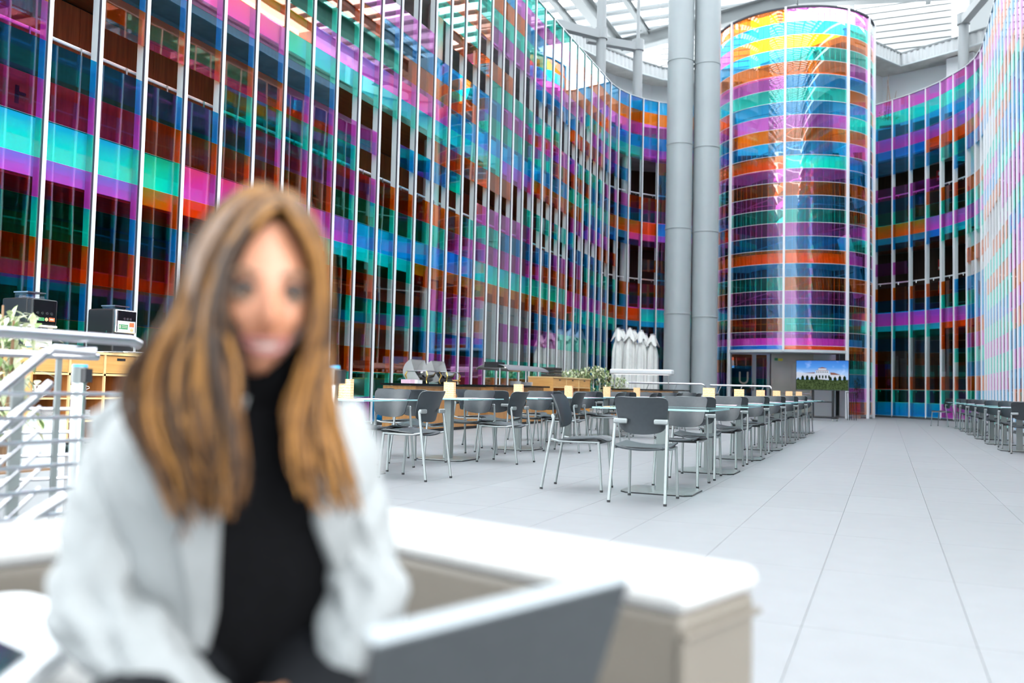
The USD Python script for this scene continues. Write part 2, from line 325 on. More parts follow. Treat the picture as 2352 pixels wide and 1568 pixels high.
# ---------------------------------------------------------------- galleries behind the glass
def gallery(P, side, name, wood):
    P = np.array(P); N = normals(P, side)
    off = lambda t: P + N * t
    zs = [None] + [Z0 + RH * 7 * i for i in (1, 2, 3)]
    wl = tag(thing('wall_' + name), kind='structure')
    for lev in range(4):
        zb = .0 if lev == 0 else Z0 + RH * (7 * lev + .98); ztop = Z0 + RH * (7 * lev + 6.45)
        if lev == 3: ztop = ZT - .35
        q = off(2.35); 
        for k in range(0, len(P) - 1, 2):
            e = min(k + 2, len(P) - 1); a, b = q[k], q[e]; m = (a + b) / 2; d = b - a; L = np.linalg.norm(d)
            if lev == 3: continue
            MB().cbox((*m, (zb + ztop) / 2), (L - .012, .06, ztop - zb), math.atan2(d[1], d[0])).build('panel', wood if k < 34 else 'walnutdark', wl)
    if True:
        MB().strip(off(2.45), off(2.7), -.05, ZT - .3).build('backing', 'plinth', wl)
        for e in (0, -1):
            a_, b_ = off(.05)[e], off(2.6)[e]; MB().bar((*a_, (ZT - .3) / 2), (*b_, (ZT - .3) / 2), .1, ZT - .3).build('end_wall', 'plinth', wl)
    for lev in (1, 2, 3):
        f = tag(thing('floor'), kind='structure')
        zt = Z0 + RH * (7 * lev + 1.14); zm = Z0 + RH * (7 * lev - .38)
        MB().strip(off(.30), off(2.44), zm + .02, zt).build('slab', 'darkfloor', f)
        MB().strip(off(.265), off(.30), zm, zt + .0).build('fascia', 'fascia', f)
        MB().strip(off(.31), off(2.4), zm - .03, zm + .015).build('soffit', 'walnut2', f)
    MB().strip(off(.265), off(.30), .0, Z0 + RH * 1.02).build('spandrel', 'fascia', wl)
    f = tag(thing('floor'), kind='structure')
    zr = Z0 + RH * 22.05
    MB().strip(off(.30), off(3.6), zr - .85, zr).build('slab', 'concrete', f)
    MB().strip(off(.265), off(.30), zr - .78, zr).build('fascia', 'fascia', f)
    for lev in (0, 1, 2):
        zr = (1.12 if lev == 0 else Z0 + RH * (7 * lev + .97) + 1.29)
        h = thing('handrail', f'white gallery handrail behind the coloured glass of the {name} wall, ' + ('ground storey', 'first storey up', 'second storey up')[lev], 'handrail', kind='structure')
        q = off(.42)
        MB().tube([(*p, zr) for p in q], .026, 8).build('rail', 'white', h)
        br = MB()
        for k in range(0, len(q), 1): br.cbox((*(q[k] - N[k] * .06), zr - .05), (.02, .02, .1))
        br.build('bracket', 'steel', h)
    return wl
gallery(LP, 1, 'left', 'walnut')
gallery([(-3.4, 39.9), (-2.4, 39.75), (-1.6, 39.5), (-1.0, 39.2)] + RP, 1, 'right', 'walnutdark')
for (x, y, lab) in ((-10.58, 19.35, 'white round column behind the left glass wall, midway along it'), (-10.0, 35.1, 'white round column behind the curved end of the left glass wall'), (2.95, 35.86, 'white round column behind the curved end of the right glass wall')):
    o = MB().lathe([(0, .0), (.2, .0), (.2, 12.6), (0, 12.6)], (x, y, 0), 20).build('gallery_column', 'white', None, 40)
    tag(o, lab, 'column')

for i, (y, z) in enumerate(((9.35, 0), (16.9, 0), (16.6, 1), (24.5, 1))):     # doors in the gallery back wall
    zf = Z0 + RH * (7 * (1 + z) + .97)
    d_ = tag(thing(f'door_{i + 2}', loc=(-12.32, y, zf)), kind='structure')
    B(-.01, -.95, .0, .022, .0, 2.3).build('leaf', 'walnut2', d_); B(.022, -.17, .88, .04, -.11, 1.16).build('handle_plate', 'black', d_); B(.04, -.17, 1.02, .075, -.02, 1.06).build('door_handle', 'black', d_)
    B(.0, -1.32, 1.05, .03, -1.2, 1.17).build('switch_plate', 'sign', d_)

# signs and extinguishers on the far right gallery wall
for i, (x, y, zb, w) in enumerate(((1.95, 39.25, 7.9, 'upper'), (2.0, 39.2, 4.25, 'middle'), (2.05, 39.15, .0, 'ground'))):
    ang = math.atan2(-.57, .57)
    s = thing('fire_sign', f'small pale extinguisher sign on the dark wall, {w} gallery at right', 'sign', (x, y, zb + 1.75), math.degrees(ang))
    B(-.13, -.012, 0, .13, 0, .42).build('plate', 'red', s); B(-.105, -.018, .03, .105, -.012, .12).build('caption', 'sign', s)
    mb = MB().lathe([(0, 0), (.035, 0), (.035, .13), (.012, .17), (0, .17)], (0, -.02, .19), 10); mb.build('symbol', 'sign', s)
    if i:
        e = thing('fire_extinguisher', f'red fire extinguisher hung on the dark wall, {w} gallery at right', 'extinguisher', (x - .02, y - .16, zb + .78))
        MB().lathe([(0, 0), (.085, 0), (.085, .42), (.05, .5), (.025, .54), (0, .54)], n=16).build('cylinder', 'red', e, 40)
        MB().box(-.03, -.05, .54, .03, .03, .6).build('valve', 'black', e); MB().tube([(.03, 0, .57), (.11, 0, .5), (.11, 0, .2)], .012, 6).build('hose', 'black', e)
        MB().lathe([(.0865, .18), (.0865, .32)], n=16).build('label_band', 'sign', e)

# ---------------------------------------------------------------- glass stair tower
TC = np.array((-3.55, 36.7)); TRX, TRY = 3.05, 2.95
TH, TZ = .507, 2.64
def tp(deg, s=1.0, z=None):
    a = math.radians(deg); p = (TC[0] + TRX * s * math.cos(a), TC[1] + TRY * s * math.sin(a))
    return p if z is None else (*p, z)
TANG = [180, 209, 228, 270.6, 315.5, 340, 357, 380]
TROW = {0: 'B OM TB MO', }
def codes(t): return t.split()
TCOL = [  # top row first, 25 rows above the opening, then 5 rows down to the ground for the side bays
  codes('O B M B O M T O M T B O M T M B O B O M T O B O M B O M B B'),
  codes('O B M B O M T O M T B O M T M B O B O M T O B O M B O M B B'),
  codes('O B O B O M T B M O B O M O M T M B O B T M B O M'),
  codes('M B O T O B T B M O B T M O B T M B O B O M B T M'),
  codes('M T O T M B O B T O M B B O B O M T M B O M O T B O T B M O'),
  codes('C M O T M B T O B T O M B O B M O T M B O M O T B O T B M O'),
  codes('C M O T M B T O B T O M B O B M O T M B O M O T B O T B M O')]
tw = tag(thing('glass_tower', 'tall round stair tower of striped coloured glass with white uprights', 'tower'))
def arc_pane(a0, a1, z0, z1, n=8):
    A = [tp(a0 + (a1 - a0) * i / n, 1.0) for i in range(n + 1)]; Bq = [tp(a0 + (a1 - a0) * i / n, .995) for i in range(n + 1)]
    return MB().strip(A, Bq, z0, z1)
for i in range(7):
    a0, a1 = TANG[i] + .45, TANG[i + 1] - .45
    for j, c in enumerate(TCOL[i]):
        z1 = TZ + TH * (25 - j)
        arc_pane(a0, a1, max(z1 - TH + .006, .14), z1 - .006).build('pane', 't' + c, tw, True)
for i in (2, 3):   # shallow row above the opening
    arc_pane(TANG[i] + .45, TANG[i + 1] - .45, TZ - .15, TZ - .004).build('pane', 'tB' if i == 2 else 'tO', tw, True)
for i, a in enumerate(TANG):
    zb = TZ - .2 if i == 3 else 0.0
    MB().cbox(tp(a, 1.012, (zb + TZ + 25 * TH + .06) / 2), (.10, .075, TZ + 25 * TH + .06 - zb), math.radians(a)).build('upright', 'mullion', tw)
for s, z0, z1, nm in ((1.015, TZ + 25 * TH, TZ + 25 * TH + .06, 'top_ring'),):
    A = [tp(a, s) for a in np.linspace(180, 380, 60)]; Bq = [tp(a, .985) for a in np.linspace(180, 380, 60)]
    MB().strip(A, Bq, z0, z1).build(nm, 'gasket', tw)
A = [tp(a, 1.015) for a in np.linspace(228, 315.5, 30)]; Bq = [tp(a, .97) for a in np.linspace(228, 315.5, 30)]
MB().strip(A, Bq, TZ - .25, TZ - .15).build('lintel', 'fin', tw)
# joint lines between the rows
jl = MB()
for j in range(26):
    z = TZ + TH * j
    A = [tp(a, 1.0005) for a in np.linspace(181, 379, 60)]; Bq = [tp(a, .9945) for a in np.linspace(181, 379, 60)]
    jl.strip(A, Bq, z - .006, z + .006)
jl.build('joint', 'white', tw)
for a in np.arange(232, 312, 4.4):   # fine cables inside the glass
    MB().tube([tp(a, .96, TZ), tp(a, .96, TZ + 25 * TH)], .008, 6).build('cable', 'mullion', tw)
for a in np.arange(319, 356, 6.0): MB().tube([tp(a, .96, .2), tp(a, .96, TZ + 25 * TH)], .008, 6).build('cable', 'mullion', tw)
# inside: shaft, landings, stair rails
core = MB()
n = 72; t = np.linspace(0, 2 * np.pi, n, endpoint=False); rr = 1.25 + .012 * (np.arange(n) % 2)
v = np.vstack([np.stack([TC[0] + .25 + rr * np.cos(t), TC[1] + .7 + rr * np.sin(t), np.full(n, z)], 1) for z in (TZ - .2, TZ + 25 * TH - 2.4)])
core.add(v, [(j, (j + 1) % n, n + (j + 1) % n, n + j) for j in range(n)]); core.build('shaft', 'shaftgrey', tw)
for z, h in ((TZ + TH * 13.02, .5), (TZ + TH * 5.95 + .02, .42), (TZ - .14, .42), (TZ + TH * 20.0, .12)):
    A = [tp(a, .94) for a in np.linspace(200, 340, 40)]; Bq = [tp(a, .55) for a in np.linspace(200, 340, 40)]
    MB().strip(A, Bq, z, z + h).build('landing', 'fascia', tw)
for z in (TZ + TH * 14.8, TZ + TH * 7.7, TZ + TH * 1.6, TZ + TH * 11.2, TZ + TH * 4.2, TZ + TH * 18.2):
    MB().tube([tp(a, .90, z + .012 * (a - 270) * (1 if int(z * 10) % 2 else 0)) for a in np.linspace(215, 330, 30)], .022, 6).build('stair_rail', 'steel', tw)
    MB().tube([tp(a, .86, z - .35) for a in np.linspace(222, 322, 30)], .016, 6).build('stair_rail', 'steel', tw)
for s in (0, 1):
    for z in (TZ + TH * (8.5 + 7 * s), ):
        MB().bar((-1.55, 36.0, z), (-.95, 36.9, z - 2.2), .25, .5).build('stair_flight', 'fascia', tw)
MB().strip([(-6.9, 38.3), (-.4, 39.6)], [(-6.9, 38.6), (-.4, 39.9)], 0, TZ + 25 * TH - 4.2).build('rear_wall', 'plinth', tw)
# ground floor of the tower: door, lift, side walls
d = tag(thing('door_1', loc=(-5.85, 36.05, 0), rot=22), kind='structure')
for x0, x1 in ((0, .09), (.98, 1.07), (1.5, 1.62)): B(x0, -.05, 0, x1, .05, 2.46).build('frame', 'fin', d)
B(0, -.05, 2.40, 1.62, .05, 2.46).build('frame', 'fin', d); B(.09, -.04, 0, .98, .04, .09).build('frame', 'fin', d); B(.91, -.055, .09, .985, .055, 2.4).build('frame', 'fin', d)
for k, c in enumerate('OBTBO'):
    B(.095, -.008, .09 + .462 * k, .905, .008, .545 + .462 * k).build('pane', 'g' + c, d); B(1.075, -.008, .02 + .475 * k, 1.495, .008, .485 + .475 * k).build('pane', 'g' + 'OMTMO'[k], d)
B(.93, -.10, .95, .96, -.06, 1.25).build('handle', 'black', d); B(.82, -.10, 1.06, .96, -.075, 1.09).build('handle', 'steel', d)
u = meshkit.text_mesh('U', .48, .004); u.apply_transform(trimesh.transformations.rotation_matrix(math.pi / 2, (1, 0, 0))); u.apply_translation((.34, -.012, 1.22)); obj('logo', u, 'sign', d)
dots = MB()
for x in (.36, .46, .56, .66): dots.cbox((x, -.012, 1.12), (.045, .004, .035))
dots.build('logo_line', 'sign', d)
lf = thing('lift', 'stainless steel lift doors and surround at the foot of the tower', 'lift', (-4.3, 36.75, 0), 14)
B(0, 0, 0, .12, .25, 2.46).build('jamb', 'lift', lf); B(1.52, 0, 0, 1.64, .25, 2.46).build('jamb', 'lift', lf); B(.12, 0, 2.12, 1.52, .25, 2.46).build('header', 'lift', lf)
B(.125, .06, 0, .817, .12, 2.115).build('door_leaf', 'lift', lf); B(.823, .06, 0, 1.515, .12, 2.115).build('door_leaf', 'lift', lf)
B(.13, .052, 2.18, .26, -.004, 2.29).build('sticker', 'green', lf); B(.275, .0, 2.17, .45, -.004, 2.27).build('sticker', 'yellow', lf); B(.03, -.01, 1.25, .09, 0, 1.45).build('call_button', 'sign', lf)
B(.12, .03, .86, 1.52, .05, .90).build('kick_line', 'chrome', lf)
B(1.64, .02, 0, 2.5, .3, 2.46).build('side_panel', 'greywall', lf)
w = tag(thing('wall_tower', loc=(-1.75, 37.75, 0), rot=12), kind='structure')
B(.0, 0, 0, 1.3, .1, 2.5).build('panel', 'greywall', w); B(.0, -.02, 1.9, 1.3, 0, 2.5).build('upper_panel', 'plinth', w)
MB().prism([tp(a, .985) for a in np.linspace(200, 340, 40)], TZ - .22, TZ - .15).build('soffit', 'fin', tag(thing('ceiling'), kind='structure'))

# ---------------------------------------------------------------- twin steel columns
for i, (x, y, lab) in enumerate(((-6.82, 30.8, 'huge pale grey steel column, left one of the touching pair'), (-5.95, 31.2, 'huge pale grey steel column, right one of the touching pair, beside the tower'))):
    c = thing('steel_column', lab, 'column', (x, y, 0))
    zj = [0.0] + [3.58 - .09 * i + 3.02 * k for k in range(6)]
    for a, b in zip(zj[:-1], zj[1:]): MB().lathe([(0, a + .004), (.462, a + .004), (.462, b - .004), (0, b - .004)], n=48).build('drum', 'column', c, 40)
    for z in zj[1:-1]: MB().lathe([(.46, z - .028), (.478, z - .022), (.478, z + .022), (.46, z + .028)], n=48).build('ring', 'column', c, 40)
    MB().lathe([(0, zj[-1]), (.462, zj[-1]), (.462, 20.2), (0, 20.2)], n=48).build('drum', 'column', c, 40)

# ---------------------------------------------------------------- upper terraces, back buildings and the glass roof
TL = [(-12.9, 4.0)] + [(-12.9, y) for y in (12, 20, 28)] + [(-12.6, 32.0), (-12.1, 33.9), (-11.5, 35.9), (-10.6, 37.8), (-9.55, 39.4), (-8.2, 40.3), (-5.5, 41.0), (-2.4, 40.6)]
TRt = [(-2.4, 40.6), (-.5, 39.25), (.54, 41.15), (1.6, 40.6), (2.76, 39.95), (3.74, 39.35), (4.6, 38.0), (5.0, 35.5), (5.1, 30), (5.1, 20), (5.1, 10), (5.1, 4)]
TRt = [(-1.6, 36.9 + 0.6), (.54, 41.15), (2.76, 39.95), (3.9, 39.2), (4.7, 37.6), (5.1, 35.0), (5.1, 28), (5.1, 20), (5.1, 12), (5.1, 4)]
def terrace(P, side, name, back=1.5):
    P = np.array(P, float); N = normals(P, side)
    # resample for the corrugation
    t = tag(thing('terrace', kind='structure'))
    seg = []
    for a, b in zip(P[:-1], P[1:]):
        m = max(2, int(np.linalg.norm(b - a) / .065)); seg += [a + (b - a) * i / m for i in range(m)]
    Q = np.array(seg + [P[-1]]); NQ = normals(Q, side)
    A = Q - NQ * (.03 * ((np.arange(len(Q)) // 2) % 2))[:, None]
    MB().strip(A, Q + NQ * .05, 15.25, 15.72).build('corrugated_fascia', 'corr', t)
    MB().strip(P - N * .03, P + N * .08, 15.19, 15.25).build('trim_strip', 'fin', t); MB().strip(P - N * .04, P + N * .10, 15.72, 15.80).build('coping', 'roofsteel', t)
    MB().strip(P + N * .03, P + N * 4.2, 15.24, 15.5).build('slab', 'concrete', t)
    w = tag(thing('wall_' + name), kind='structure')
    MB().strip(P + N * back, P + N * (back + .2), 11.2, 15.24).build('face', 'greywall', w)
terrace(TL, 1, 'terrace_left', 1.0); terrace(TRt, 1, 'terrace_right')
pil = tag(thing('wall_pilaster'), kind='structure')
MB().cbox((3.0, 41.0, 13.2), (1.1, .9, 4.0), math.radians(-28)).build('face', 'white', pil)
for k, (x, y, zt, arm, lab) in enumerate(((-9.62, 35.25, 15.2, (-1.7, -1.6), 'slim white roof column with a short arm, above the curved end of the left wall'), (-10.55, 33.1, 15.0, (-1.6, -2.0), 'slim white roof column rising to the roof, left of the other one'), (2.85, 39.45, 16.2, (.9, -3.6), 'slim white roof column above the right glass wall'))):
    c = thing('roof_column', lab, 'column', (x, y, 11.2))
    MB().lathe([(0, 0), (.20, 0), (.20, zt - 11.2), (0, zt - 11.2)], n=20).build('shaft', 'roofwhite', c, 40)
    MB().lathe([(0, zt - 11.35), (.25, zt - 11.35), (.25, zt - 10.9), (0, zt - 10.9)], n=20).build('collar', 'roofwhite', c, 40)
    MB().bar((0, 0, zt - 11.2), (arm[0], arm[1], zt - 11.2), .3, .32).build('arm', 'roofwhite', c)
    if k < 2: MB().lathe([(0, zt - 10.9), ((.07, .19)[k], zt - 10.9), ((.07, .19)[k], 20.0 - 11.2), (0, 20.0 - 11.2)], n=20).build('upper_shaft', 'roofwhite', c, 40)
wb = tag(thing('wall_back'), kind='structure')
for x0, x1, y in ((-26, -12.5, 50), (-12.4, -7.2, 50.5), (-1.5, 2.9, 47), (5.6, 16, 47)):
    B(x0, y, 14, x1, y + .2, 24).build('panel', 'roofwhite', wb)
    if x0 in (-1.5, -12.4):
        for k in range(24): MB().bar((x0, y - .05, 15.6 + .33 * k), (x1, y - .05, 15.6 + .33 * k), .12, .26).build('louvre', 'corr', wb)
B(3.4, 43.5, 15, 5.5, 46, 19.6).build('white_block', 'roofwhite', wb); B(-20, 44.0, 15, -16.2, 48, 20).build('white_block', 'roofwhite', wb)
B(-26, 51, 10, 18, 51.3, 15.6).build('base', 'white', wb)
for side, x0 in (('right', 10.2), ('left', -18.2)):
    wu = tag(thing('wall_upper_' + side), kind='structure')
    B(x0, -6, 15.4, x0 + .2, 46, 20.1).build('panel', 'roofwhite', wu)
    sg = -1 if x0 > 0 else 1
    for y in np.arange(2, 46, 6.0):
        xa, xb = sorted((x0 + (.1 - sg * .1) , x0 + (.1 - sg * .1) + sg * .35)); B(xa, y, 15.5, xb, y + .35, 20.1).build('pier', 'greywall', wu)
        for k in range(7): xa, xb = sorted((x0 + (.1 - sg * .1), x0 + (.1 - sg * .1) + sg * .12)); B(xa, y + .6, 16.0 + .45 * k, xb, y + 3.6, 16.32 + .45 * k).build('louvre', 'corr', wu)
rf = tag(thing('ceiling'), kind='structure')
ZR = 20.2
for x in np.arange(-18.6, 9, 3.4):
    MB().box(x - .11, -6, ZR - .42, x + .11, 46, ZR - .40).box(x - .02, -6, ZR - .40, x + .02, 46, ZR - .1).box(x - .11, -6, ZR - .1, x + .11, 46, ZR - .08).build('beam', 'roofsteel', rf)
    for y in np.arange(-6, 46, 6.5):
        B(x + .02, y + .02, ZR + .10, x + 3.38, y + 6.48, ZR + .115).build('pane', 'roofglass', rf)
for y in np.arange(-5.6, 46, 1.3):
    MB().box(-19, y - .05, ZR - .10, 9, y + .05, ZR + .02).build('purlin', 'roofsteel', rf); MB().box(-19, y + .22, ZR - .08, 9, y + .30, ZR + .02).build('glazing_bar', 'roofsteel', rf)
def girder(a, b):
    m = MB().bar(a, b, .5, .06).bar((a[0], a[1], a[2] - .7), (b[0], b[1], b[2] - .7), .5, .06).bar((a[0], a[1], a[2] - .35), (b[0], b[1], b[2] - .35), .08, .66)
    m.build('girder', 'roofsteel', rf)
girder((-13.5, 45.6, 19.9), (-3.9, 42.6, 19.9)); girder((-3.9, 42.6, 19.9), (9.0, 45.6, 19.9))
girder((-13.5, 2.0, 19.5), (-13.5, 45.6, 19.9)); girder((6.2, 2.0, 19.5), (6.2, 44.6, 19.9))
# rear of the hall, behind the viewpoint
wr = tag(thing('wall_rear'), kind='structure')
B(-14, -7.0, 0, 8, -6.8, 20).build('panel', 'greywall', wr)

# ---------------------------------------------------------------- chairs and tables
def shell(fn, nu, nv, th):
    "a curved sheet of thickness th; fn(u, v) for u, v in [-1, 1]; the corners are rounded"
    g = np.zeros((nv + 1, nu + 1, 3))
    for j in range(nv + 1):
        for i in range(nu + 1):
            u, v = -1 + 2 * i / nu, -1 + 2 * j / nv
            k = 7.0; m = max(abs(u), abs(v)); s = m / ((abs(u) ** k + abs(v) ** k) ** (1 / k)) if m > 0 else 1
            g[j, i] = fn(u * s, v * s)
    du = np.gradient(g, axis=1); dv = np.gradient(g, axis=0); n = np.cross(du, dv); n /= np.linalg.norm(n, axis=2, keepdims=True) + 1e-12
    a, b = g + n * th / 2, g - n * th / 2
    W = nu + 1; N = W * (nv + 1); f = []
    for j in range(nv):
        for i in range(nu):
            q = (j * W + i, j * W + i + 1, (j + 1) * W + i + 1, (j + 1) * W + i); f.append(q); f.append(tuple(N + x for x in q[::-1]))
    ring = [i for i in range(W)] + [j * W + nu for j in range(1, nv + 1)] + [nv * W + i for i in range(nu - 1, -1, -1)] + [j * W for j in range(nv - 1, 0, -1)]
    for p, q in zip(ring, ring[1:] + ring[:1]): f.append((q, p, N + p, N + q))
    return MB().add(np.vstack([a.reshape(-1, 3), b.reshape(-1, 3)]), f)

def make_chair(label, loc, rot, group):
    t = thing('cafe_chair', label, 'chair', loc, rot, group)
    shell(lambda u, v: (.225 * u * (1 - .05 * v), .03 + .225 * v, .428 + .026 * u * u - .018 * max(0, v - .5) ** 2 * 4 + .016 * v), 12, 10, .011).build('seat', 'plastic', t, 40)
    def back(u, v):
        z = .702 + .138 * v; z += -.028 * (1 - u * u) * (1 - v) / 2 - .010 * (1 - u * u) * (1 + v) / 2
        return (-(.205 + .02 * v) * u, -.175 - .085 * (v + 1) / 2 - .012 * v * v + .05 * u * u, z)
    shell(back, 12, 10, .010).build('backrest', 'plastic', t, 40)
    for s in (-1, 1):
        leg = MB().tube([(s * .225, -.30, .004), (s * .212, -.205, .62), (s * .210, -.202, .645)], [.0125, .0125, .0125], 10).build('leg', 'chairleg', t, 40)
        MB().lathe([(0, 0), (.0142, 0), (.0142, .018), (0, .018)], (s * .225, -.30, 0), 10).build('foot_cap', 'black', leg)
        leg = MB().tube([(s * .205, .235, .004), (s * .195, .20, .43)], .0125, 10).build('leg', 'chairleg', t, 40)
        MB().lathe([(0, 0), (.0142, 0), (.0142, .018), (0, .018)], (s * .205, .235, 0), 10).build('foot_cap', 'black', leg)
        MB().man(rbox(.115, .03, .042, .012).translate((s * .165, -.212, .640))).build('arm_stub', 'chairleg', t, 40)
        MB().tube([(s * .214, -.222, .44), (s * .222, -.15, .425), (s * .218, .0, .422), (s * .196, .205, .424)], .010, 8).build('side_rail', 'chairleg', t, 40)
    MB().box(-.19, .17, .41, .19, .20, .43).box(-.17, -.15, .415, .17, -.13, .432).box(-.19, -.15, .424, -.16, .2, .436).box(.16, -.15, .424, .19, .2, .436).build('seat_bracket', 'black', t)
    return t
def make_table(label, loc, group):
    t = thing('cafe_table', label, 'table', loc, 0, group)
    B(-.495, -.495, .725, .495, .495, .737).build('glass_top', 'glass', t)
    e = MB()
    for a in (0, 90, 180, 270):
        ca, sa = math.cos(math.radians(a)), math.sin(math.radians(a))
        e.cbox((ca * .4975, sa * .4975, .731), (.005, 1.0, .013), math.radians(a))
    e.build('glass_edge', 'edge', t)
    B(-.045, -.045, .018, .045, .045, .712).build('post', 'post', t)
    MB().bar((-.3, -.3, .716), (.3, .3, .716), .04, .012).bar((-.3, .3, .716), (.3, -.3, .716), .04, .012).lathe([(0, .71), (.11, .71), (.11, .7245), (0, .7245)], n=20).build('top_support', 'post', t)
    oc = [(-.31, -.22), (-.25, -.28), (.25, -.28), (.31, -.22), (.31, .22), (.25, .28), (-.25, .28), (-.31, .22)]
    MB().prism(oc, .011, .018).build('base_plate', 'basesteel', t)
    MB().prism([(x * 1.005, y * 1.005) for x, y in oc], 0, .011).build('rubber_foot', 'black', t)
    return t
ORD = ['first', 'second', 'third', 'fourth', 'fifth', 'sixth', 'seventh', 'eighth']
chair0 = table0 = None
def chair(x, y, rot, label, group):
    global chair0
    j = random.uniform(-2.5, 2.5); x += random.uniform(-.02, .02)
    if chair0 is None: chair0 = make_chair(label, (x, y, 0), rot, group); return chair0
    return dup(chair0, 'cafe_chair', label, (x, y, 0), rot + j, group)
def table(x, y, label, group):
    global table0
    if table0 is None: table0 = make_table(label, (x, y, 0), group); return table0
    return dup(table0, 'cafe_table', label, (x, y, 0), 0, group)
card0 = None
def card(x, y, label, rot=0):
    global card0
    if card0 is None:
        card0 = thing('menu_card', label, 'menu', (x, y, .7375), rot, 'kraft menu cards standing on the tables')
        B(-.07, -.035, 0, .07, .035, .006).build('base', 'oak', card0)
        MB().prism([(-.066, -.032), (.066, -.032), (.066, -.030), (-.066, -.030)], .006, .19).build('front_leaf', 'kraft', card0)
        MB().prism([(.064, -.030), (.066, -.030), (.066, .030), (.064, .030)], .006, .19).build('side_leaf', 'kraft', card0)
        MB().prism([(-.066, .030), (.066, .030), (.066, .032), (-.066, .032)], .006, .19).build('rear_leaf', 'kraft', card0)
        return card0
    return dup(card0, 'menu_card', label, (x, y, .7375), rot)
mat0 = {}
def placemat(x, y, label, m, group):
    key = m
    if key not in mat0:
        o = thing('place_mat', label, 'place mat', (x, y, .7372), random.uniform(-8, 8), group); B(-.2, -.15, 0, .2, .15, .0022).build('sheet', m, o); mat0[key] = o; return o
    return dup(mat0[key], 'place_mat', label, (x, y, .7372), random.uniform(-10, 10), group)
GM, GL, GR = 'chairs of the middle table row', 'chairs of the left table row', 'chairs of the table row along the right wall'
MY = [7.7 + 2.2 * i for i in range(7)]; LY = [7.35 + 2.17 * i for i in range(8)]; RY = [17.15 + 2.16 * i for i in range(6)]
MX, LX, RX = -1.82, -4.87, 2.07
for i, y in enumerate(MY):
    o = ORD[i]
    table(MX, y, f'square glass-topped cafe table, {o} from the front in the middle row', 'glass tables of the middle row')
    chair(MX + .02, y - .66, 0, f'grey plastic chair, near side of the {o} table in the middle row', GM)
    chair(MX, y + .66, 180, f'grey plastic chair, far side of the {o} table in the middle row', GM)
    if i == 0: chair(MX - .70, y - .18, -84, 'grey plastic chair seen side on, left of the front middle table', GM)
    if i: card(MX - .02, y + .08, f'kraft paper menu card on the {o} table of the middle row', 8)
    if i:
        placemat(MX - .16, y - .27, f'white paper mat, near side of the {o} middle table', 'paper', 'paper mats on the middle tables'); placemat(MX + .05, y + .30, f'pink paper mat, far side of the {o} middle table', 'pinkpaper', 'paper mats on the middle tables')
for i, y in enumerate(LY):
    o = ORD[i]
    table(LX, y, f'square glass-topped cafe table, {o} from the front in the left row', 'glass tables of the left row')
    if i: chair(LX, y - .66, 0, f'grey plastic chair, near side of the {o} table in the left row', GL)
    chair(LX, y + .66, 180, f'grey plastic chair, far side of the {o} table in the left row', GL)
    chair(LX + .68, y + .06, 88, f'grey plastic chair, right side of the {o} table in the left row', GL)
    if i: chair(LX - .68, y, -90, f'grey plastic chair, left side of the {o} table in the left row', GL)
    if i < 6: card(LX + (.0 if i else -.02), y - (0 if i else .02), f'kraft paper menu card on the {o} table of the left row', 4)
    if i < 6:
        placemat(LX + .16, y - .29, f'white paper mat, near side of the {o} left table', 'paper', 'paper mats on the left tables'); placemat(LX + .27, y + .18, f'pink paper mat, right side of the {o} left table', 'pinkpaper', 'paper mats on the left tables')
for i, y in enumerate(RY):
    o = ORD[i]
    table(RX, y, f'square glass-topped cafe table, {o} from the front along the right wall', 'glass tables along the right wall')
    chair(RX, y - .66, 0, f'grey plastic chair, near side of the {o} table along the right wall', GR)
    chair(RX, y + .66, 180, f'grey plastic chair, far side of the {o} table along the right wall', GR)
    if i in (0, 2, 3): placemat(RX - .1, y - .25, f'pink paper mat on the {o} table along the right wall', 'pinkpaper', 'paper mats on the right tables')
chair(RX - .55, RY[-1] + 1.5, 60, 'grey plastic chair standing askew beyond the last right-hand table', GR)

# ---------------------------------------------------------------- buffet counters on the left
c1 = thing('buffet_counter', 'long wooden buffet counter with black top under the two chafing dishes', 'counter', (-7.9, 14.1, 0))
for k in range(4): B(-.018, .70 * k + .003, .06, 0, .70 * k + .697, .86).build('panel', 'counterwood', c1)
B(-.70, 0, .06, -.02, .018, .86).build('end_panel', 'counterwood', c1); B(-.68, .02, .0, -.02, 2.78, .06).build('plinth', 'black', c1); B(-.70, .02, .06, -.68, 2.8, .86).build('rear_panel', 'counterwood', c1); B(-.7, 2.782, .06, -.02, 2.8, .86).build('end_panel', 'counterwood', c1)
B(-.74, -.03, .865, .04, 2.95, .905).build('worktop', 'blackgloss', c1)
c2 = thing('buffet_counter', 'wooden buffet counter with black top under the arched heat lamp', 'counter', (-7.9, 17.55, 0))
for k in range(4): B(-.018, .76 * k + .003, .06, 0, .76 * k + .757, .87).build('panel', 'counterwood', c2)
B(-.70, 0, .06, -.02, .018, .87).build('end_panel', 'counterwood', c2); B(-.68, .02, 0, -.02, 3.0, .06).build('plinth', 'black', c2); B(-.70, .02, .06, -.68, 3.04, .87).build('rear_panel', 'counterwood', c2)
B(-.74, -.03, .875, .05, 3.35, .915).build('worktop', 'blackgloss', c2)
c3 = thing('buffet_counter', 'far wooden buffet counter with black top below the white lit gantry', 'counter', (-7.6, 25.5, 0))
for k in range(3): B(.62 * k + .003, 0, .06, .62 * k + .617, .018, .86).build('panel', 'counterwood', c3)
B(0, .02, .06, .02, .7, .86).build('end_panel', 'counterwood', c3); B(1.84, .02, .06, 1.86, .7, .86).build('end_panel', 'counterwood', c3); B(.02, .03, 0, 1.84, .68, .06).build('plinth', 'black', c3); B(.02, .68, .06, 1.84, .7, .86).build('rear_panel', 'counterwood', c3)
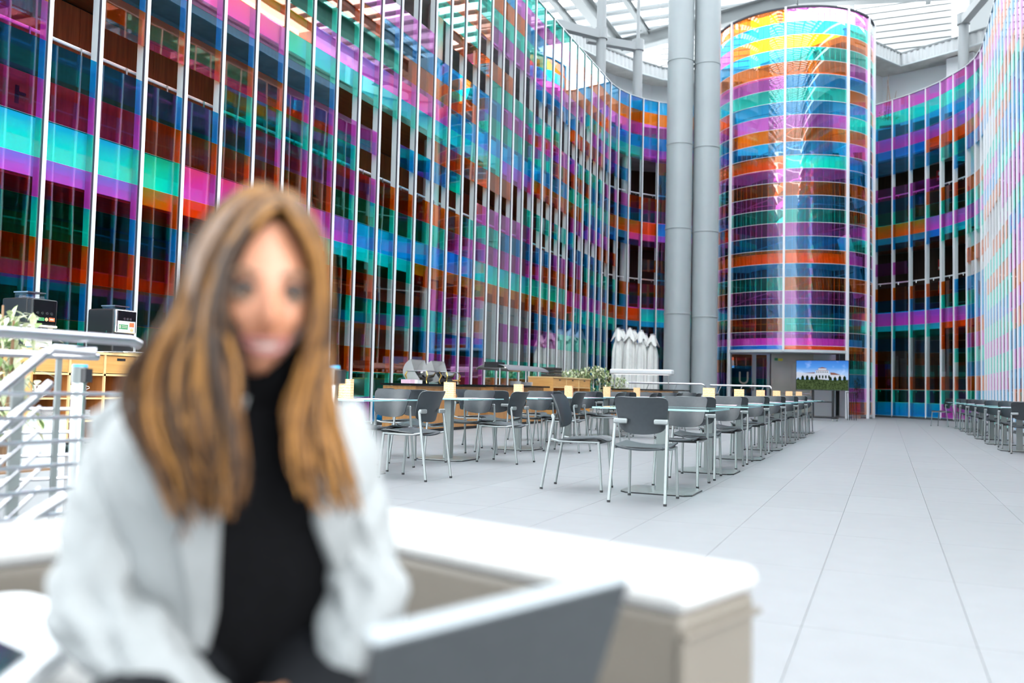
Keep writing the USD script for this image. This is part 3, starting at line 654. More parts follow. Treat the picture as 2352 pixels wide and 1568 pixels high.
B(-.35, -.03, .865, 2.2, .74, .905).build('worktop', 'blackgloss', c3)
gn = thing('heat_gantry', 'white lit gantry shelf on thin posts over the far counter', 'food warmer', (-7.6, 25.8, .906))
for x in (0, 1.65): MB().tube([(x, 0, 0), (x, 0, .44)], .02, 8).build('post', 'steel', gn)
MB().man(rbox(1.9, .34, .15, .04).translate((.83, 0, .51))).build('canopy', 'white', gn, 40); B(.0, -.12, .428, 1.66, .12, .435).build('lamp', 'lampwhite', gn)

def chafing(label, loc, rot):
    t = thing('chafing_dish', label, 'chafing dish', loc, rot, 'open chafing dishes on the counter')
    n = 20
    pan = MB(); prof = [(.0, .10), (.10, .105), (.16, .13), (.19, .20), (.205, .235), (.215, .235), (.215, .245), (.19, .245), (.17, .2), (0, .18)]
    tt = np.linspace(0, 2 * np.pi, 28, endpoint=False)
    sq = lambda c: np.sign(c) * np.abs(c) ** .6
    v = np.vstack([np.stack([r * sq(np.cos(tt)), 1.35 * r * sq(np.sin(tt)), np.full(28, z)], 1) for r, z in prof])
    pan.add(v, [(i * 28 + j, i * 28 + (j + 1) % 28, (i + 1) * 28 + (j + 1) % 28, (i + 1) * 28 + j) for i in range(len(prof) - 1) for j in range(28)]); pan.build('pan', 'chrome', t, 50)
    lid = MB(); ang = np.linspace(math.radians(-8), math.radians(188), n); L = []
    for r in (.245, .235):
        for y in (-.27, .27): L += [(r * math.cos(a) * .9, y, r * math.sin(a)) for a in ang]
    f = []
    for j in range(n - 1):
        f += [(j, j + 1, n + j + 1, n + j), (2 * n + j, 3 * n + j, 3 * n + j + 1, 2 * n + j + 1), (j, 2 * n + j, 2 * n + j + 1, j + 1), (n + j, n + j + 1, 3 * n + j + 1, 3 * n + j)]
    L = np.array(L); a = math.radians(118); Rt = np.array([[math.cos(a), 0, -math.sin(a)], [0, 1, 0], [math.sin(a), 0, math.cos(a)]])
    L = L @ Rt.T + (-.06, 0, .25); lid.add(L, f); lid.build('lid', 'satin', t, 50)
    cap = MB()
    for y in (-.268, .268):
        pts = np.array([(.0, y, .0)] + [(.24 * math.cos(x) * .9, y, .24 * math.sin(x)) for x in ang]) @ Rt.T + (-.06, 0, .25); cap.add(pts, [(0, j, j + 1) for j in range(1, n)]); cap.add(pts + (0, .004 * np.sign(y), 0), [(0, j + 1, j) for j in range(1, n)])
    cap.build('lid_end', 'satin', t)
    MB().tube([(-.23, -.07, .40), (-.27, -.06, .43), (-.27, .06, .43), (-.23, .07, .40)], .009, 8).build('handle', 'chrome', t, 40)
    MB().tube([(.2, -.28, .238), (.2, .28, .238), (-.2, .28, .238), (-.2, -.28, .238), (.2, -.28, .238)], .012, 8).build('rim_frame', 'steel', t, 40)
    for sx in (-1, 1):
        for sy in (-1, 1): MB().tube([(sx * .2, sy * .26, .24), (sx * .235, sy * .285, .16), (sx * .20, sy * .255, .06), (sx * .225, sy * .275, .005)], [.012, .016, .011, .014], 8).build('leg', 'brass', t, 40)
    B(-.07, -.09, .0, .07, .09, .05).build('burner', 'black', t)
    return t
cd = chafing('open polished chafing dish, nearer of the two on the long counter', (-8.15, 14.82, .9055), 0)
dup(cd, 'chafing_dish', 'open polished chafing dish, further of the two on the long counter', (-8.15, 15.64, .9055), 0)
def stack(name, label, cat, loc, n, r, h, m, group, square=False):
    t = thing(name, label, cat, loc, 0, group)
    for k in range(n):
        if square: B(-r, -r * 1.3, h * k, r, r * 1.3, h * (k + .86)).build('sheet', m, t)
        else: MB().lathe([(0, h * k), (r * .55, h * k), (r, h * k + h * 1.1), (r, h * k + h * 1.4), (r * .55, h * k + h * .5), (0, h * k + h * .5)], n=20).build('plate', m, t, 40)
    return t
stack('napkin_stack', 'pile of pale paper napkins, left end of the long counter', 'napkins', (-8.15, 14.28, .9055), 6, .10, .012, 'pinkpaper', 'napkin piles on the long counter', True)
stack('napkin_stack', 'pile of pale paper napkins, just left of the chafing dishes', 'napkins', (-8.06, 14.40, .9055), 6, .07, .011, 'paper', 'napkin piles on the long counter', True)
stack('plate_stack', 'pile of white plates under the arched heat lamp, nearer pile', 'plates', (-8.03, 19.08, .916), 8, .14, .012, 'china', 'plate piles under the heat lamp')
stack('plate_stack', 'pile of white plates under the arched heat lamp, further pile', 'plates', (-8.03, 19.80, .916), 7, .14, .012, 'china', 'plate piles under the heat lamp')
hl = thing('heat_lamp', 'arched steel heat lamp canopy with black end box on the counter', 'food warmer', (-8.25, 18.3, .916))
for y in (.35, 1.95): MB().tube([(0, y, 0), (0, y, .42)], .022, 8).build('post', 'steel', hl); B(-.08, y - .08, 0, .08, y + .08, .01).build('foot', 'steel', hl)
n = 14; an = np.linspace(.25, np.pi - .25, n)
A = np.array([(.42 * math.cos(a), .42 * math.sin(a) * .45) for a in an]); cn = MB(); v = []
for y in (-.1, 2.5):
    for s in (1, .97): v += [(x * s, y, .30 + z * s) for x, z in A]
f = []
for j in range(n - 1): f += [(j, j + 1, 2 * n + j + 1, 2 * n + j), (n + j, 3 * n + j, 3 * n + j + 1, n + j + 1), (j, n + j, n + j + 1, j + 1), (2 * n + j, 2 * n + j + 1, 3 * n + j + 1, 3 * n + j)]
cn.add(np.array(v), f).build('canopy', 'steel', hl, 40); B(-.16, -.18, .40, .16, .25, .52).build('end_box', 'black', hl); B(-.1, .3, .41, .1, 2.3, .43).build('lamp', 'lampwhite', hl)

def cabinet(label, loc, rot, W, D, H, ncol, rows, group=None):
    "drawers above open shelves; front towards +x, width along +y"
    t = thing('cabinet', label, 'cabinet', loc, rot, group)
    cw = W / ncol; zd = H - .26; zb = .12
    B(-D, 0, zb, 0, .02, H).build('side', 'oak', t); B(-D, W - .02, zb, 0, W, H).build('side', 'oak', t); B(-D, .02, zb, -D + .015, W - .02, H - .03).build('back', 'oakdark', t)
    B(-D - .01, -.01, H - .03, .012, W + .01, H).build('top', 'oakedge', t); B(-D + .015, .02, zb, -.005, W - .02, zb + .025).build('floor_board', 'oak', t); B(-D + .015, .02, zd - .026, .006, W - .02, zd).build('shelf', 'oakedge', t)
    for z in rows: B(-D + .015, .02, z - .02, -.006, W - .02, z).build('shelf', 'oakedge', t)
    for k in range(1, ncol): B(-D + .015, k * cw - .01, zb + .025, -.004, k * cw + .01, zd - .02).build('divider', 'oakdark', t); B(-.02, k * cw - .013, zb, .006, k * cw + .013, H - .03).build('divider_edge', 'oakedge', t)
    for k in range(ncol):
        y0 = k * cw + (.022 if k == 0 else .012); y1 = (k + 1) * cw - (.022 if k == ncol - 1 else .012)
        d = B(-.03, y0 + .008, zd + .008, -.006, y1 - .008, H - .038).build('drawer', 'oak', t); c = (y0 + y1) / 2
        MB().man(rbox(.006, .13, .03, .0029).translate((-.0045, c, H - .08))).build('hand_slot', 'black', d)
    B(-D + .04, .05, .09, -.05, W - .05, .115).build('chassis', 'black', t)
    for x in (-D + .1, -.1):
        for y in (.12, W - .12): MB().tube([(x, y - .018, .045), (x, y + .018, .045)], .045, 14).build('castor', 'cream', t)
    return t
cabinet('wooden drawer cabinet under the coffee machines by the railing', (-8.8, 6.95, 0), 0, 3.0, .55, 1.19, 6, (.64, .37))
cabinet('wooden drawer cabinet with black trays, beside the variegated shrubs', (-7.95, 21.4, 0), 0, 3.1, .7, 1.17, 3, (.6,))
B_ = None
t = thing('tray_stack', 'stack of three black boxes on top of the far cabinet', 'trays', (-8.3, 22.2, 1.1705))
for k in range(3): MB().man(rbox(.38, .62, .075, .02).translate((0, 0, .04 + .088 * k))).build('tray', 'black', t, 40)
# coffee machines, cups and plates
m1 = thing('coffee_machine', 'black coffee machine with four buttons and a spout, partly behind leaves', 'coffee machine', (-9.25, 7.1, 1.1905))
MB().man(rbox(.42, .34, .60, .02).translate((-.08, .17, .30))).build('body', 'black', m1, 40); MB().man(rbox(.09, .34, .30, .02).translate((.17, .17, .44))).build('head', 'black', m1, 40)
sc = B(.2155, .025, .305, .2205, .315, .575).build('screen_panel', 'blackgloss', m1)
for k in range(4): MB().tube([(.222, .07 + .062 * k, .425), (.226, .07 + .062 * k, .425)], .016, 14).build('button', 'chrome', sc); MB().tube([(.2262, .07 + .062 * k, .425), (.2272, .07 + .062 * k, .425)], .011, 14).build('button_face', 'black', sc)
B(.2206, .05, .335, .2226, .16, .375).build('sticker', 'green', sc); MB().tube([(.2206, .19, .355), (.2226, .19, .355)], .022, 16).build('sticker', 'kraft', sc); B(.2206, .222, .335, .2226, .30, .38).build('sticker', 'orange', sc)
B(.2227, .056, .342, .2235, .085, .37).build('sticker_print', 'sign', sc); B(.2227, .235, .350, .2235, .285, .366).build('sticker_print', 'sign', sc)
MB().man(rbox(.22, .35, .03, .012).translate((.115, .17, .275))).build('spout_hood', 'cream', m1, 40); B(.13, -.002, .02, .145, .342, .262).build('splash_plate', 'cream', m1); MB().man(rbox(.09, .13, .12, .02).translate((.17, .17, .20))).build('spout', 'black', m1, 40)
MB().man(rbox(.25, .36, .03, .012).translate((.24, .17, .02))).build('drip_tray', 'steel', m1, 40); B(-.16, .06, .60, .06, .28, .665).build('bean_hopper', 'perspex', m1); B(-.17, .05, .665, .07, .29, .68).build('hopper_lid', 'steel', m1); MB().tube([(.08, -.004, .40), (.08, .002, .40)], .014, 10).build('lock', 'chrome', m1)
m2 = thing('coffee_machine', 'black coffee machine with rounded silver front and green label', 'coffee machine', (-9.25, 8.30, 1.1905))
MB().man(rbox(.46, .36, .58, .03).translate((-.06, .18, .29))).build('body', 'black', m2, 40); MB().man(rbox(.05, .34, .30, .02).translate((.18, .18, .42))).build('front', 'steel', m2, 40); B(.2035, .035, .43, .2085, .325, .555).build('control_panel', 'blackgloss', m2)
fr = B(.2035, .04, .28, .2085, .32, .425).build('label_panel', 'china', m2); B(.2087, .055, .32, .2105, .20, .38).build('sticker', 'green', fr); B(.2087, .225, .355, .2105, .30, .41).build('sticker', 'orange', fr); MB().tube([(.2087, .265, .315), (.2105, .265, .315)], .026, 16).build('sticker', 'kraft', fr); B(.2107, .06, .33, .2115, .085, .37).build('sticker_print', 'sign', fr)
for z in (.338, .358): B(.2107, .10, z, .2115, .19, z + .008).build('sticker_print', 'sign', fr)
for k in range(3): MB().tube([(.209, .14 + .05 * k, .455), (.214, .14 + .05 * k, .455)], .016, 14).build('button', 'chrome', m2)
B(-.12, .08, .58, .1, .30, .615).build('bean_hopper', 'perspex', m2); B(-.13, .07, .615, .11, .31, .63).build('hopper_lid', 'steel', m2); MB().tube([(.06, -.004, .28), (.06, .002, .28)], .014, 10).build('lock', 'chrome', m2); MB().man(rbox(.2, .34, .03, .012).translate((.26, .18, .02))).build('drip_tray', 'steel', m2, 40)
cup0 = None
for b, (y0, nm) in enumerate(((7.02, 'first bay'), (7.50, 'second bay'))):
    k = 0
    for lay in range(2):
        for col in range(3):
            lab = f'white coffee cup on its side on the cabinet shelf, {nm}, {("lower", "upper")[lay]} layer, {("left", "middle", "right")[col]}'
            loc = (-8.93, y0 + .06 + .10 * col, .6405 + .076 * lay)
            if b == 0 and col == 2: continue
            if cup0 is None:
                cup0 = thing('coffee_cup', lab, 'cup', loc, 0, 'white cups on the cabinet shelf')
                MB().lathe([(0, .004), (.024, .0), (.030, .006), (.038, .07), (.0355, .07), (.028, .01), (0, .01)], n=18).build('bowl', 'china', cup0, 40)
                MB().tube([(.024, .028, .058), (.045, .042, .055), (.05, .046, .035), (.022, .024, .02)], .005, 8).build('handle', 'china', cup0, 40)
            else: dup(cup0, 'coffee_cup', lab.replace('on its side ', ''), loc, random.uniform(-20, 20))
tag(cup0, 'white coffee cup on the cabinet shelf, first bay, lower layer, left')
for i, y in enumerate((7.05, 7.22, 7.55, 7.73)): stack('plate_stack', f'pile of white plates on the cabinet shelf by the railing, {ORD[i]} from the left', 'plates', (-8.96, y + .07, .371), 8, .085, .014, 'china', 'plate piles in the cabinet')
o = thing('wooden_box', 'small wooden menu box on the lowest cabinet shelf', 'box', (-8.95, 7.66, .1455)); B(-.06, -.09, 0, .06, .09, .19).build('body', 'oak', o); B(.0602, -.0, .02, .062, .08, .17).build('print_face', 'kraft', o)
o = thing('paper_pile', 'loose white papers on top of the wooden cabinet by the railing', 'paper', (-8.95, 7.98, 1.191))
for k in range(4): MB().cbox((.02 * k, .09 * k - .1, .003 + .004 * k), (.22, .3, .003), .2 * k - .3).build('sheet', 'paper', o)
ct = thing('serving_trolley', 'small grey trolley with pale top and shelves behind the long counter', 'trolley', (-9.05, 17.0, 0))
B(-.4, -.1, .98, .3, .62, 1.01).build('top', 'oak', ct); B(-.36, .0, .12, -.34, .55, .98).build('back_panel', 'steel', ct); B(-.34, .0, .12, .26, .02, .98).build('side_panel', 'steel', ct); B(-.34, .53, .12, .26, .55, .98).build('side_panel', 'steel', ct)
for z in (.3, .55, .78): B(-.34, .02, z, .26, .53, z + .02).build('shelf', 'steel', ct)
for z in (.58, .81): MB().man(rbox(.45, .42, .12, .02).translate((-.03, .27, z + .07))).build('tray', 'black', ct, 40)
for x in (-.3, .22):
    for y in (.05, .5): MB().tube([(x, y - .015, .06), (x, y + .015, .06)], .06, 12).build('castor', 'black', ct)

# ---------------------------------------------------------------- folded parasols
def parasol(label, loc, h, rot):
    t = thing('folded_parasol', label, 'parasol', loc, rot, 'folded white parasols beside the steel columns')
    n = 48; th = np.linspace(0, 2 * np.pi, n, endpoint=False)
    def surf(prof):
        v = []
        for r, z, k, am, ph in prof:
            rr = r * (1 + am * np.cos(k * th + ph)); v.append(np.stack([rr * np.cos(th), rr * np.sin(th), z + .0 * th], 1))
        m = MB(); m.add(np.vstack(v), [(i * n + j, i * n + (j + 1) % n, (i + 1) * n + (j + 1) % n, (i + 1) * n + j) for i in range(len(prof) - 1) for j in range(n)]); return m
    s = surf([(.07, h * .99, 4, 0, 0), (.10, h * .965, 4, .04, 0), (.145, h * .925, 4, .10, 0), (.21, h * .865, 4, .26, 0), (.20, h * .863, 4, .26, 0), (.13, h * .925, 4, .08, 0), (.06, h * .985, 4, 0, 0)])
    v = s.v[0]; zz = v[:, 2]; a = np.arctan2(v[:, 1], v[:, 0]); low = zz < h * .88; v[low, 2] -= .09 * (np.cos(4 * a[low]))
    s.build('hood', 'canvas', t, 60)
    surf([(.07, h * .95, 7, .1, 0), (.09, h * .86, 7, .18, .4), (.15, h * .79, 7, .22, .6), (.19, h * .72, 7, .18, .7), (.20, h * .58, 7, .16, .8), (.22, h * .40, 7, .16, 1.0), (.25, h * .22, 7, .17, 1.2), (.27, h * .10, 7, .18, 1.3), (.26, h * .095, 7, .18, 1.3), (.18, h * .4, 7, .16, .8)]).build('drape', 'canvas', t, 60)
    MB().lathe([(0, h * .985), (.10, h * .985), (.10, h * .995), (.03, h), (0, h)], n=16).build('cap', 'steel', t)
    MB().tube([(0, 0, .05), (0, 0, h * .97)], .025, 8).build('pole', 'white', t); B(-.2, -.2, 0, .2, .2, .06).build('base', 'terracotta', t)
    return t
PR = [(-.2914, 31.2, 3.14, 'front row, leftmost of the white group'), (-.2770, 31.2, 3.14, 'front row, second from the left'), (-.2636, 31.2, 3.06, 'front row, third from the left'), (-.2497, 31.3, 2.92, 'front row, nearest the steel column'), (-.2862, 32.0, 3.14, 'back row at left, peeping between the first two'), (-.2722, 32.0, 3.12, 'back row in the middle'), (-.2590, 32.0, 2.98, 'back row at right, behind the third and fourth')]
for i, (q, y, h, lab) in enumerate(PR): parasol('tall folded white parasol, ' + lab, (q * y, y, 0), h, (20, 50, 5, 35, 65, 10, 40)[i])

# ---------------------------------------------------------------- screen on a stand by the tower
tv = thing('tv_screen', 'large television showing a white villa under blue sky on a black stand', 'television', (-1.98, 31.0, 0), -10)
W2, zb, zt = .855, 1.0, 2.0
B(-W2, -.03, zb, W2, .03, zt).build('frame', 'tvframe', tv); s = B(-W2 + .015, -.033, zb + .015, W2 - .015, -.0305, zt - .015).build('screen', 'tvsky', tv)
def flat(name, poly, m, d):
    p = MB(); q = MB().prism(poly, 0, .001); v, f = q.out(); v = np.stack([v[:, 0], -.0335 - d * .0012 - v[:, 2], v[:, 1]], 1); obj(name, (v, f), m, s)
X0, X1, zz0 = -W2 + .016, W2 - .016, zb + .016
flat('picture_wall', [(X0, 1.42), (X0 + .6, 1.42), (X0 + .6, 1.56), (X0, 1.60)], 'tvwall', 0); flat('picture_wall', [(-.25, 1.36), (.28, 1.36), (.28, 1.56), (-.25, 1.56)], 'tvwall', 1); flat('picture_wall', [(.28, 1.40), (.72, 1.40), (.72, 1.52), (.28, 1.52)], 'tvwall', 0)
flat('picture_wall', [(-.20, 1.56), (.22, 1.56), (.22, 1.66), (-.20, 1.66)], 'tvwall', 2); flat('picture_roof', [(-.24, 1.66), (.26, 1.66), (.02, 1.71)], 'tvroof', 1); flat('picture_wall', [(-.12, 1.675), (.14, 1.675), (.14, 1.73), (-.12, 1.73)], 'tvwall', 2); flat('picture_roof', [(-.16, 1.73), (.18, 1.73), (.01, 1.775)], 'tvroof', 2)
flat('picture_roof', [(.28, 1.52), (.60, 1.52), (.40, 1.59), (.26, 1.60)], 'tvroof', 1); flat('picture_roof', [(X0 + .25, 1.575), (-.25, 1.56), (-.22, 1.60)], 'tvroof', 2)
for k in range(5): flat('picture_window', [(-.20 + .1 * k, 1.40), (-.15 + .1 * k, 1.40), (-.15 + .1 * k, 1.50), (-.20 + .1 * k, 1.50)], 'tvtree', 3)
for k in range(7): flat('picture_window', [(-.18 + .057 * k, 1.59), (-.155 + .057 * k, 1.59), (-.155 + .057 * k, 1.63), (-.18 + .057 * k, 1.63)], 'tvtree', 3)
flat('picture_hedge', [(X0, zz0), (X1, zz0), (X1, 1.36), (.3, 1.34), (-.1, 1.37), (-.5, 1.35), (X0, 1.36)], 'tvgreen', 4)
for k in range(11):
    x = X0 + .06 + .15 * k; h = 1.42 + .1 * random.random()
    if not -.1 < x < .2: flat('picture_tree', [(x - .05, 1.34), (x + .05, 1.34), (x + .045, h - .06), (x, h), (x - .045, h - .06)], 'tvtree', 5)
for x in (-.35, .30): B(x, .03, .08, x + .07, .09, 1.5).build('stand_post', 'black', tv)
B(-.35, .035, .60, .37, .08, .64).build('stand_bar', 'black', tv); B(-.45, .0, .075, .47, .12, .12).build('stand_foot', 'black', tv); B(-.42, -.35, .07, -.36, .4, .11).build('stand_foot', 'black', tv); B(.38, -.35, .07, .44, .4, .11).build('stand_foot', 'black', tv)
for x in (-.39, .41):
    for y in (-.3, .35): MB().tube([(x - .014, y, .035), (x + .014, y, .035)], .035, 12).build('castor', 'cream', tv)
fs = thing('folded_stand', 'black folding stand leaning behind the television at the tower', 'stand', (-1.25, 32.6, 0))
for k in range(5): MB().tube([(.07 * k, .02 * k, 0), (.07 * k - .03, .02 * k, .95)], .012, 6).build('leg', 'black', fs)
MB().tube([(-.05, 0, .95), (.28, .08, .95)], .012, 6).build('crossbar', 'black', fs)

# ---------------------------------------------------------------- railings
def rail(name, label, pts_top, bars, posts, r=.021, rb=.009, m='rail'):
    t = thing(name, label, 'railing')
    MB().tube(pts_top, r, 14).build('handrail', m, t, 40)
    for p in bars: MB().tube(p, rb, 8).build('bar', m, t, 40)
    for a, b in posts: MB().bar(a, b, .045, .012, (1, 0, 0)).build('post', m, t)
    return t
y0, y1 = 1.0, 3.05
gx = lambda y: -2.92 + .075 * (y - 2.1)
rail('stair_railing', 'near stainless guard railing with a thick handrail, left of the woman', [(gx(y0), y0, 1.045), (gx(2.72), 2.72, 1.045), (gx(2.76), 2.76, 1.03)],
     [[(gx(y0), y0, z), (gx(y1), y1, z)] for z in (.825, .735, .645, .555, .462, .37)], [((gx(y) - .02, y, 0), (gx(y) - .02, y, 1.03)) for y in (1.2, 3.02)], .022, .008)
st = thing('stair_railing', 'sloping stainless stair rail running down to the left behind the guard railing', 'railing')
MB().tube([(-2.86, 2.54, .990), (-2.965, 2.435, .996), (-2.975, 2.40, .975), (-2.968, 2.22, .837), (-2.954, 1.912, .599)], .020, 12).build('handrail', 'rail', st, 40)
MB().tube([(-2.976, 2.433, .863), (-2.968, 2.228, .695), (-2.954, 1.921, .441)], .018, 12).build('bar', 'rail', st, 40)
for p in (((-3.011, 2.423, .770), (-3.015, 2.265, .643), (-2.987, 2.014, .465)), ((-3.011, 2.427, .686), (-3.014, 2.270, .563), (-2.987, 2.019, .391)), ((-3.011, 2.432, .602), (-3.014, 2.274, .478), (-2.987, 2.023, .312)), ((-3.011, 2.436, .535), (-3.014, 2.279, .402), (-2.987, 2.027, .242)), ((-3.011, 2.440, .459), (-3.014, 2.282, .338), (-2.987, 2.030, .183))):
    MB().tube(p, .008, 10).build('bar', 'rail', st, 40)
MB().tube([(-2.24, 1.894, .537), (-2.25, 1.731, .455), (-2.24, 1.47, .333)], .019, 12).build('lower_rail', 'rail', st, 40)
MB().bar((-3.02, 2.33, 0), (-3.02, 2.33, .90), .05, .012, (1, 0, 0)).build('post', 'post', st)
r2 = thing('stair_railing', 'second stainless stair railing further back, behind the leafy plant', 'railing')
MB().tube([(-4.3, 2.6, 1.0), (-3.95, 3.35, 1.0), (-3.93, 3.5, 1.0)], .02, 12).build('handrail', 'rail', r2, 40)
for z in (.72, .6, .48, .36): MB().tube([(-4.3, 2.6, z), (-3.95, 3.4, z)], .010, 10).build('bar', 'rail', r2, 40)
MB().bar((-3.98, 3.3, 0), (-3.98, 3.3, .98), .03, .015, (1, 0, 0)).build('post', 'post', r2)
sp = tag(thing('trim_1'), kind='structure'); B(-5.3, 2.2, 0, -4.75, 3.9, .62).build('parapet', 'greywall', sp); B(-5.0, 3.95, 0, -4.85, 4.1, .62).build('upright', 'white', sp)
def stanchion(label, loc, h=.95):
    t = thing('belt_post', label, 'barrier post', loc, 0, 'grey belt barrier posts')
    MB().lathe([(0, 0), (.16, 0), (.16, .012), (.05, .03), (0, .03)], n=28).build('base', 'black', t, 40); MB().lathe([(0, .03), (.032, .03), (.032, h - .09), (0, h - .09)], n=20).build('tube', 'steel', t, 40)
    MB().lathe([(0, h - .09), (.036, h - .09), (.036, h - .012), (0, h - .012)], n=20).build('head', 'post', t, 40); MB().lathe([(.0, h - .012), (.036, h - .012), (.033, h), (0, h)], n=20).build('cap', 'bluecap', t, 40); B(.03, -.02, h - .085, .062, .02, h - .02).build('belt_slot', 'black', t)
stanchion('grey belt barrier post with blue cap, left of the woman by the cabinet', (-3.56, 3.07, 0)); stanchion('grey belt barrier post with blue cap, right of the woman above her shoulder', (-2.34, 3.39, 0), .97)
r3 = thing('stair_railing', 'far stainless railing with sloping posts before the steel columns', 'railing')
MB().tube([(-7.7, 27.6, 1.1), (-5.32, 27.6, 1.1), (-5.22, 27.6, 1.06), (-5.02, 27.6, .2)], .03, 10).build('handrail', 'rail', r3, 40)
MB().tube([(-5.2, 28.4, 1.08), (-3.35, 28.4, 1.08), (-3.3, 28.4, 1.0)], .028, 10).build('handrail', 'rail', r3, 40)
for z in (.45, .72): MB().tube([(-7.7, 27.6, z), (-5.15, 27.6, z)], .014, 8).build('bar', 'rail', r3, 40); MB().tube([(-5.15, 28.4, z), (-3.35, 28.4, z)], .014, 8).build('bar', 'rail', r3, 40)
for x, y in ((-7.0, 27.6), (-6.1, 27.6), (-4.85, 28.4), (-4.2, 28.4), (-3.55, 28.4)): MB().bar((x - .09, y, 0), (x - .09, y, .86), .06, .015, (1, 0, 0)).bar((x - .09, y, .86), (x, y, 1.06), .05, .015, (1, 0, 0)).build('post', 'rail', r3)

# ---------------------------------------------------------------- plants
def leaf_geo(L, W, droop):
    prof = [(0, .0), (.18, .6), (.45, 1.0), (.72, .72), (1.0, .0)]; v = []; f = []
    for t_, w in prof: z = -droop * t_ * t_ * L; v += [(-W / 2 * w, L * t_, z), (0, L * t_, z - .06 * W), (W / 2 * w, L * t_, z)]
    for i in range(4):
        a = 3 * i; f += [(a, a + 1, a + 4, a + 3), (a + 1, a + 2, a + 5, a + 4)]
    return np.array(v), f
def plant(label, loc, spots, nparts, L, stems, seed, mats=('leafA', 'leafB', 'leafC'), box=None):
    rg = np.random.default_rng(seed); t = thing('potted_plant', label, 'plant', loc)
    rest = [MB() for _ in mats]; k = 0
    for (cx, cy, cz, rx, rz, n) in spots:
        for i in range(n):
            d = rg.normal(size=3); d /= np.linalg.norm(d); r = rg.random() ** .4
            p = np.array((cx + d[0] * rx * r, cy + d[1] * rx * r, cz + d[2] * rz * r)); l = L * rg.uniform(.7, 1.25)
            v, f = leaf_geo(l, l * .42, rg.uniform(.2, .7)); a = rg.uniform(0, 2 * np.pi); b = rg.uniform(-.9, .35)
            Rx = np.array([[1, 0, 0], [0, math.cos(b), -math.sin(b)], [0, math.sin(b), math.cos(b)]]); Rz = np.array([[math.cos(a), -math.sin(a), 0], [math.sin(a), math.cos(a), 0], [0, 0, 1]])
            v = v @ (Rz @ Rx).T + p; mi = int(rg.choice(len(mats), p=(.42, .34, .24)))
            if k < nparts: MB().add(v, f).build('leaf', mats[mi], t)
            else: rest[mi].add(v, f)
            k += 1
    for mi, m in enumerate(rest):
        if m.n: tag(m.build('foliage', mats[mi], t), kind='stuff')
    for s in stems: MB().tube(s, [.014] * (len(s) - 1) + [.006], 7).build('stem', 'stem', t)
    if box: B(*box).build('planter', 'terracotta', t); B(box[0] + .02, box[1] + .02, box[5], box[3] - .02, box[4] - .02, box[5] + .01).build('soil', 'stem', t)
    return t
plant('leafy variegated plant at the left edge beside the coffee machines', (-4.60, 3.48, 0), [(0, 0, 1.10, .20, .17, 90), (-.05, .02, .88, .18, .14, 70), (.05, -.02, .66, .18, .12, 50), (-.2, .1, 1.2, .2, .2, 50)], 170, .085, [[(0, 0, .3), (0, .02, .8), (.03, 0, 1.2)], [(0, 0, .3), (-.08, .02, .8), (-.2, .1, 1.3)]], 3, box=(-.2, -.2, 0, .2, .2, .35))
plant('big variegated shrub with cream leaves between the far cabinet and the parasols', (-8.55, 26.3, 0), [(-.5, 0, 1.25, .55, .28, 500), (.15, 0, 1.35, .5, .3, 420), (.75, .1, 1.0, .45, .38, 380), (.2, 0, .6, .35, .35, 160)], 240, .12, [[(0, 0, .3), (.02, 0, .8), (-.1, 0, 1.4)], [(.4, 0, .3), (.45, 0, .9), (.7, 0, 1.3)]], 5, box=(-.9, -.3, 0, 1.2, .3, .32))
plant('low dark green shrub at the foot of the variegated one, beside the cabinet', (-8.2, 24.86, 0), [(0, 0, .75, .28, .3, 130), (.25, .1, .5, .25, .2, 80)], 60, .10, [[(0, 0, .2), (.02, 0, .9)]], 8, ('leafC', 'leafA', 'leafC'), box=(-.3, -.22, 0, .5, .22, .25))
plant('bare twiggy plant on the ledge above the right glass wall', (-.1, 39.6, 12.15), [(.0, 0, .55, .3, .25, 60), (.3, .0, .3, .25, .2, 60)], 20, .11, [[(0, 0, 0), (.08, 0, 1.0), (.15, 0, 2.2)], [(.1, 0, 0), (.2, 0, 1.2), (.1, 0, 2.0)], [(.3, 0, 0), (.35, 0, .9), (.45, 0, 1.5)]], 9, ('leafC', 'leafA', 'leafC'), box=(-.2, -.2, 0, .6, .2, .2))
plant('dark leafy plant standing inside the tower at ground level, right bay', (-1.05, 35.7, 0), [(0, 0, 1.15, .16, .45, 80)], 30, .12, [[(0, 0, .2), (.02, 0, 1.3)]], 11, ('leafC', 'leafC', 'leafC'), box=(-.15, -.15, 0, .15, .15, .3))

# ---------------------------------------------------------------- sofa, low table, laptop and the woman (frame: x to the right of the view, y away from it)
O_ = (-.76, .92, 0); ROT = 23.06
sf = thing('sofa', 'low white leather sofa with taupe inner sides behind the seated woman', 'sofa', (-.28, 1.32, 0), 180 - math.degrees(math.atan2(.31, .95)))
# local: x along the back away to the left, y towards the viewer
def rb(x0, y0, z0, x1, y1, z1, r=.03): return MB().man(rbox(x1 - x0, y1 - y0, z1 - z0, r).translate(((x0 + x1) / 2, (y0 + y1) / 2, (z0 + z1) / 2)))
rb(0, -.25, .07, 1.5, 0, .56, .02).build('back', 'sofain', sf, 40); rb(-.006, -.256, .555, 1.506, .006, .60, .022).build('back_top', 'sofa', sf, 40)
rb(1.0, .0, .07, 1.25, .78, .56, .02).build('arm', 'sofain', sf, 40); rb(.994, -.0, .555, 1.256, .786, .60, .022).build('arm_top', 'sofa', sf, 40)
rb(.02, .0, .07, 1.0, .74, .30, .02).build('seat_base', 'sofain', sf, 40); rb(.02, .01, .30, .5, .78, .42, .045).build('seat_cushion', 'sofa', sf, 40); rb(.505, .01, .30, .995, .78, .42, .045).build('seat_cushion', 'sofa', sf, 40)
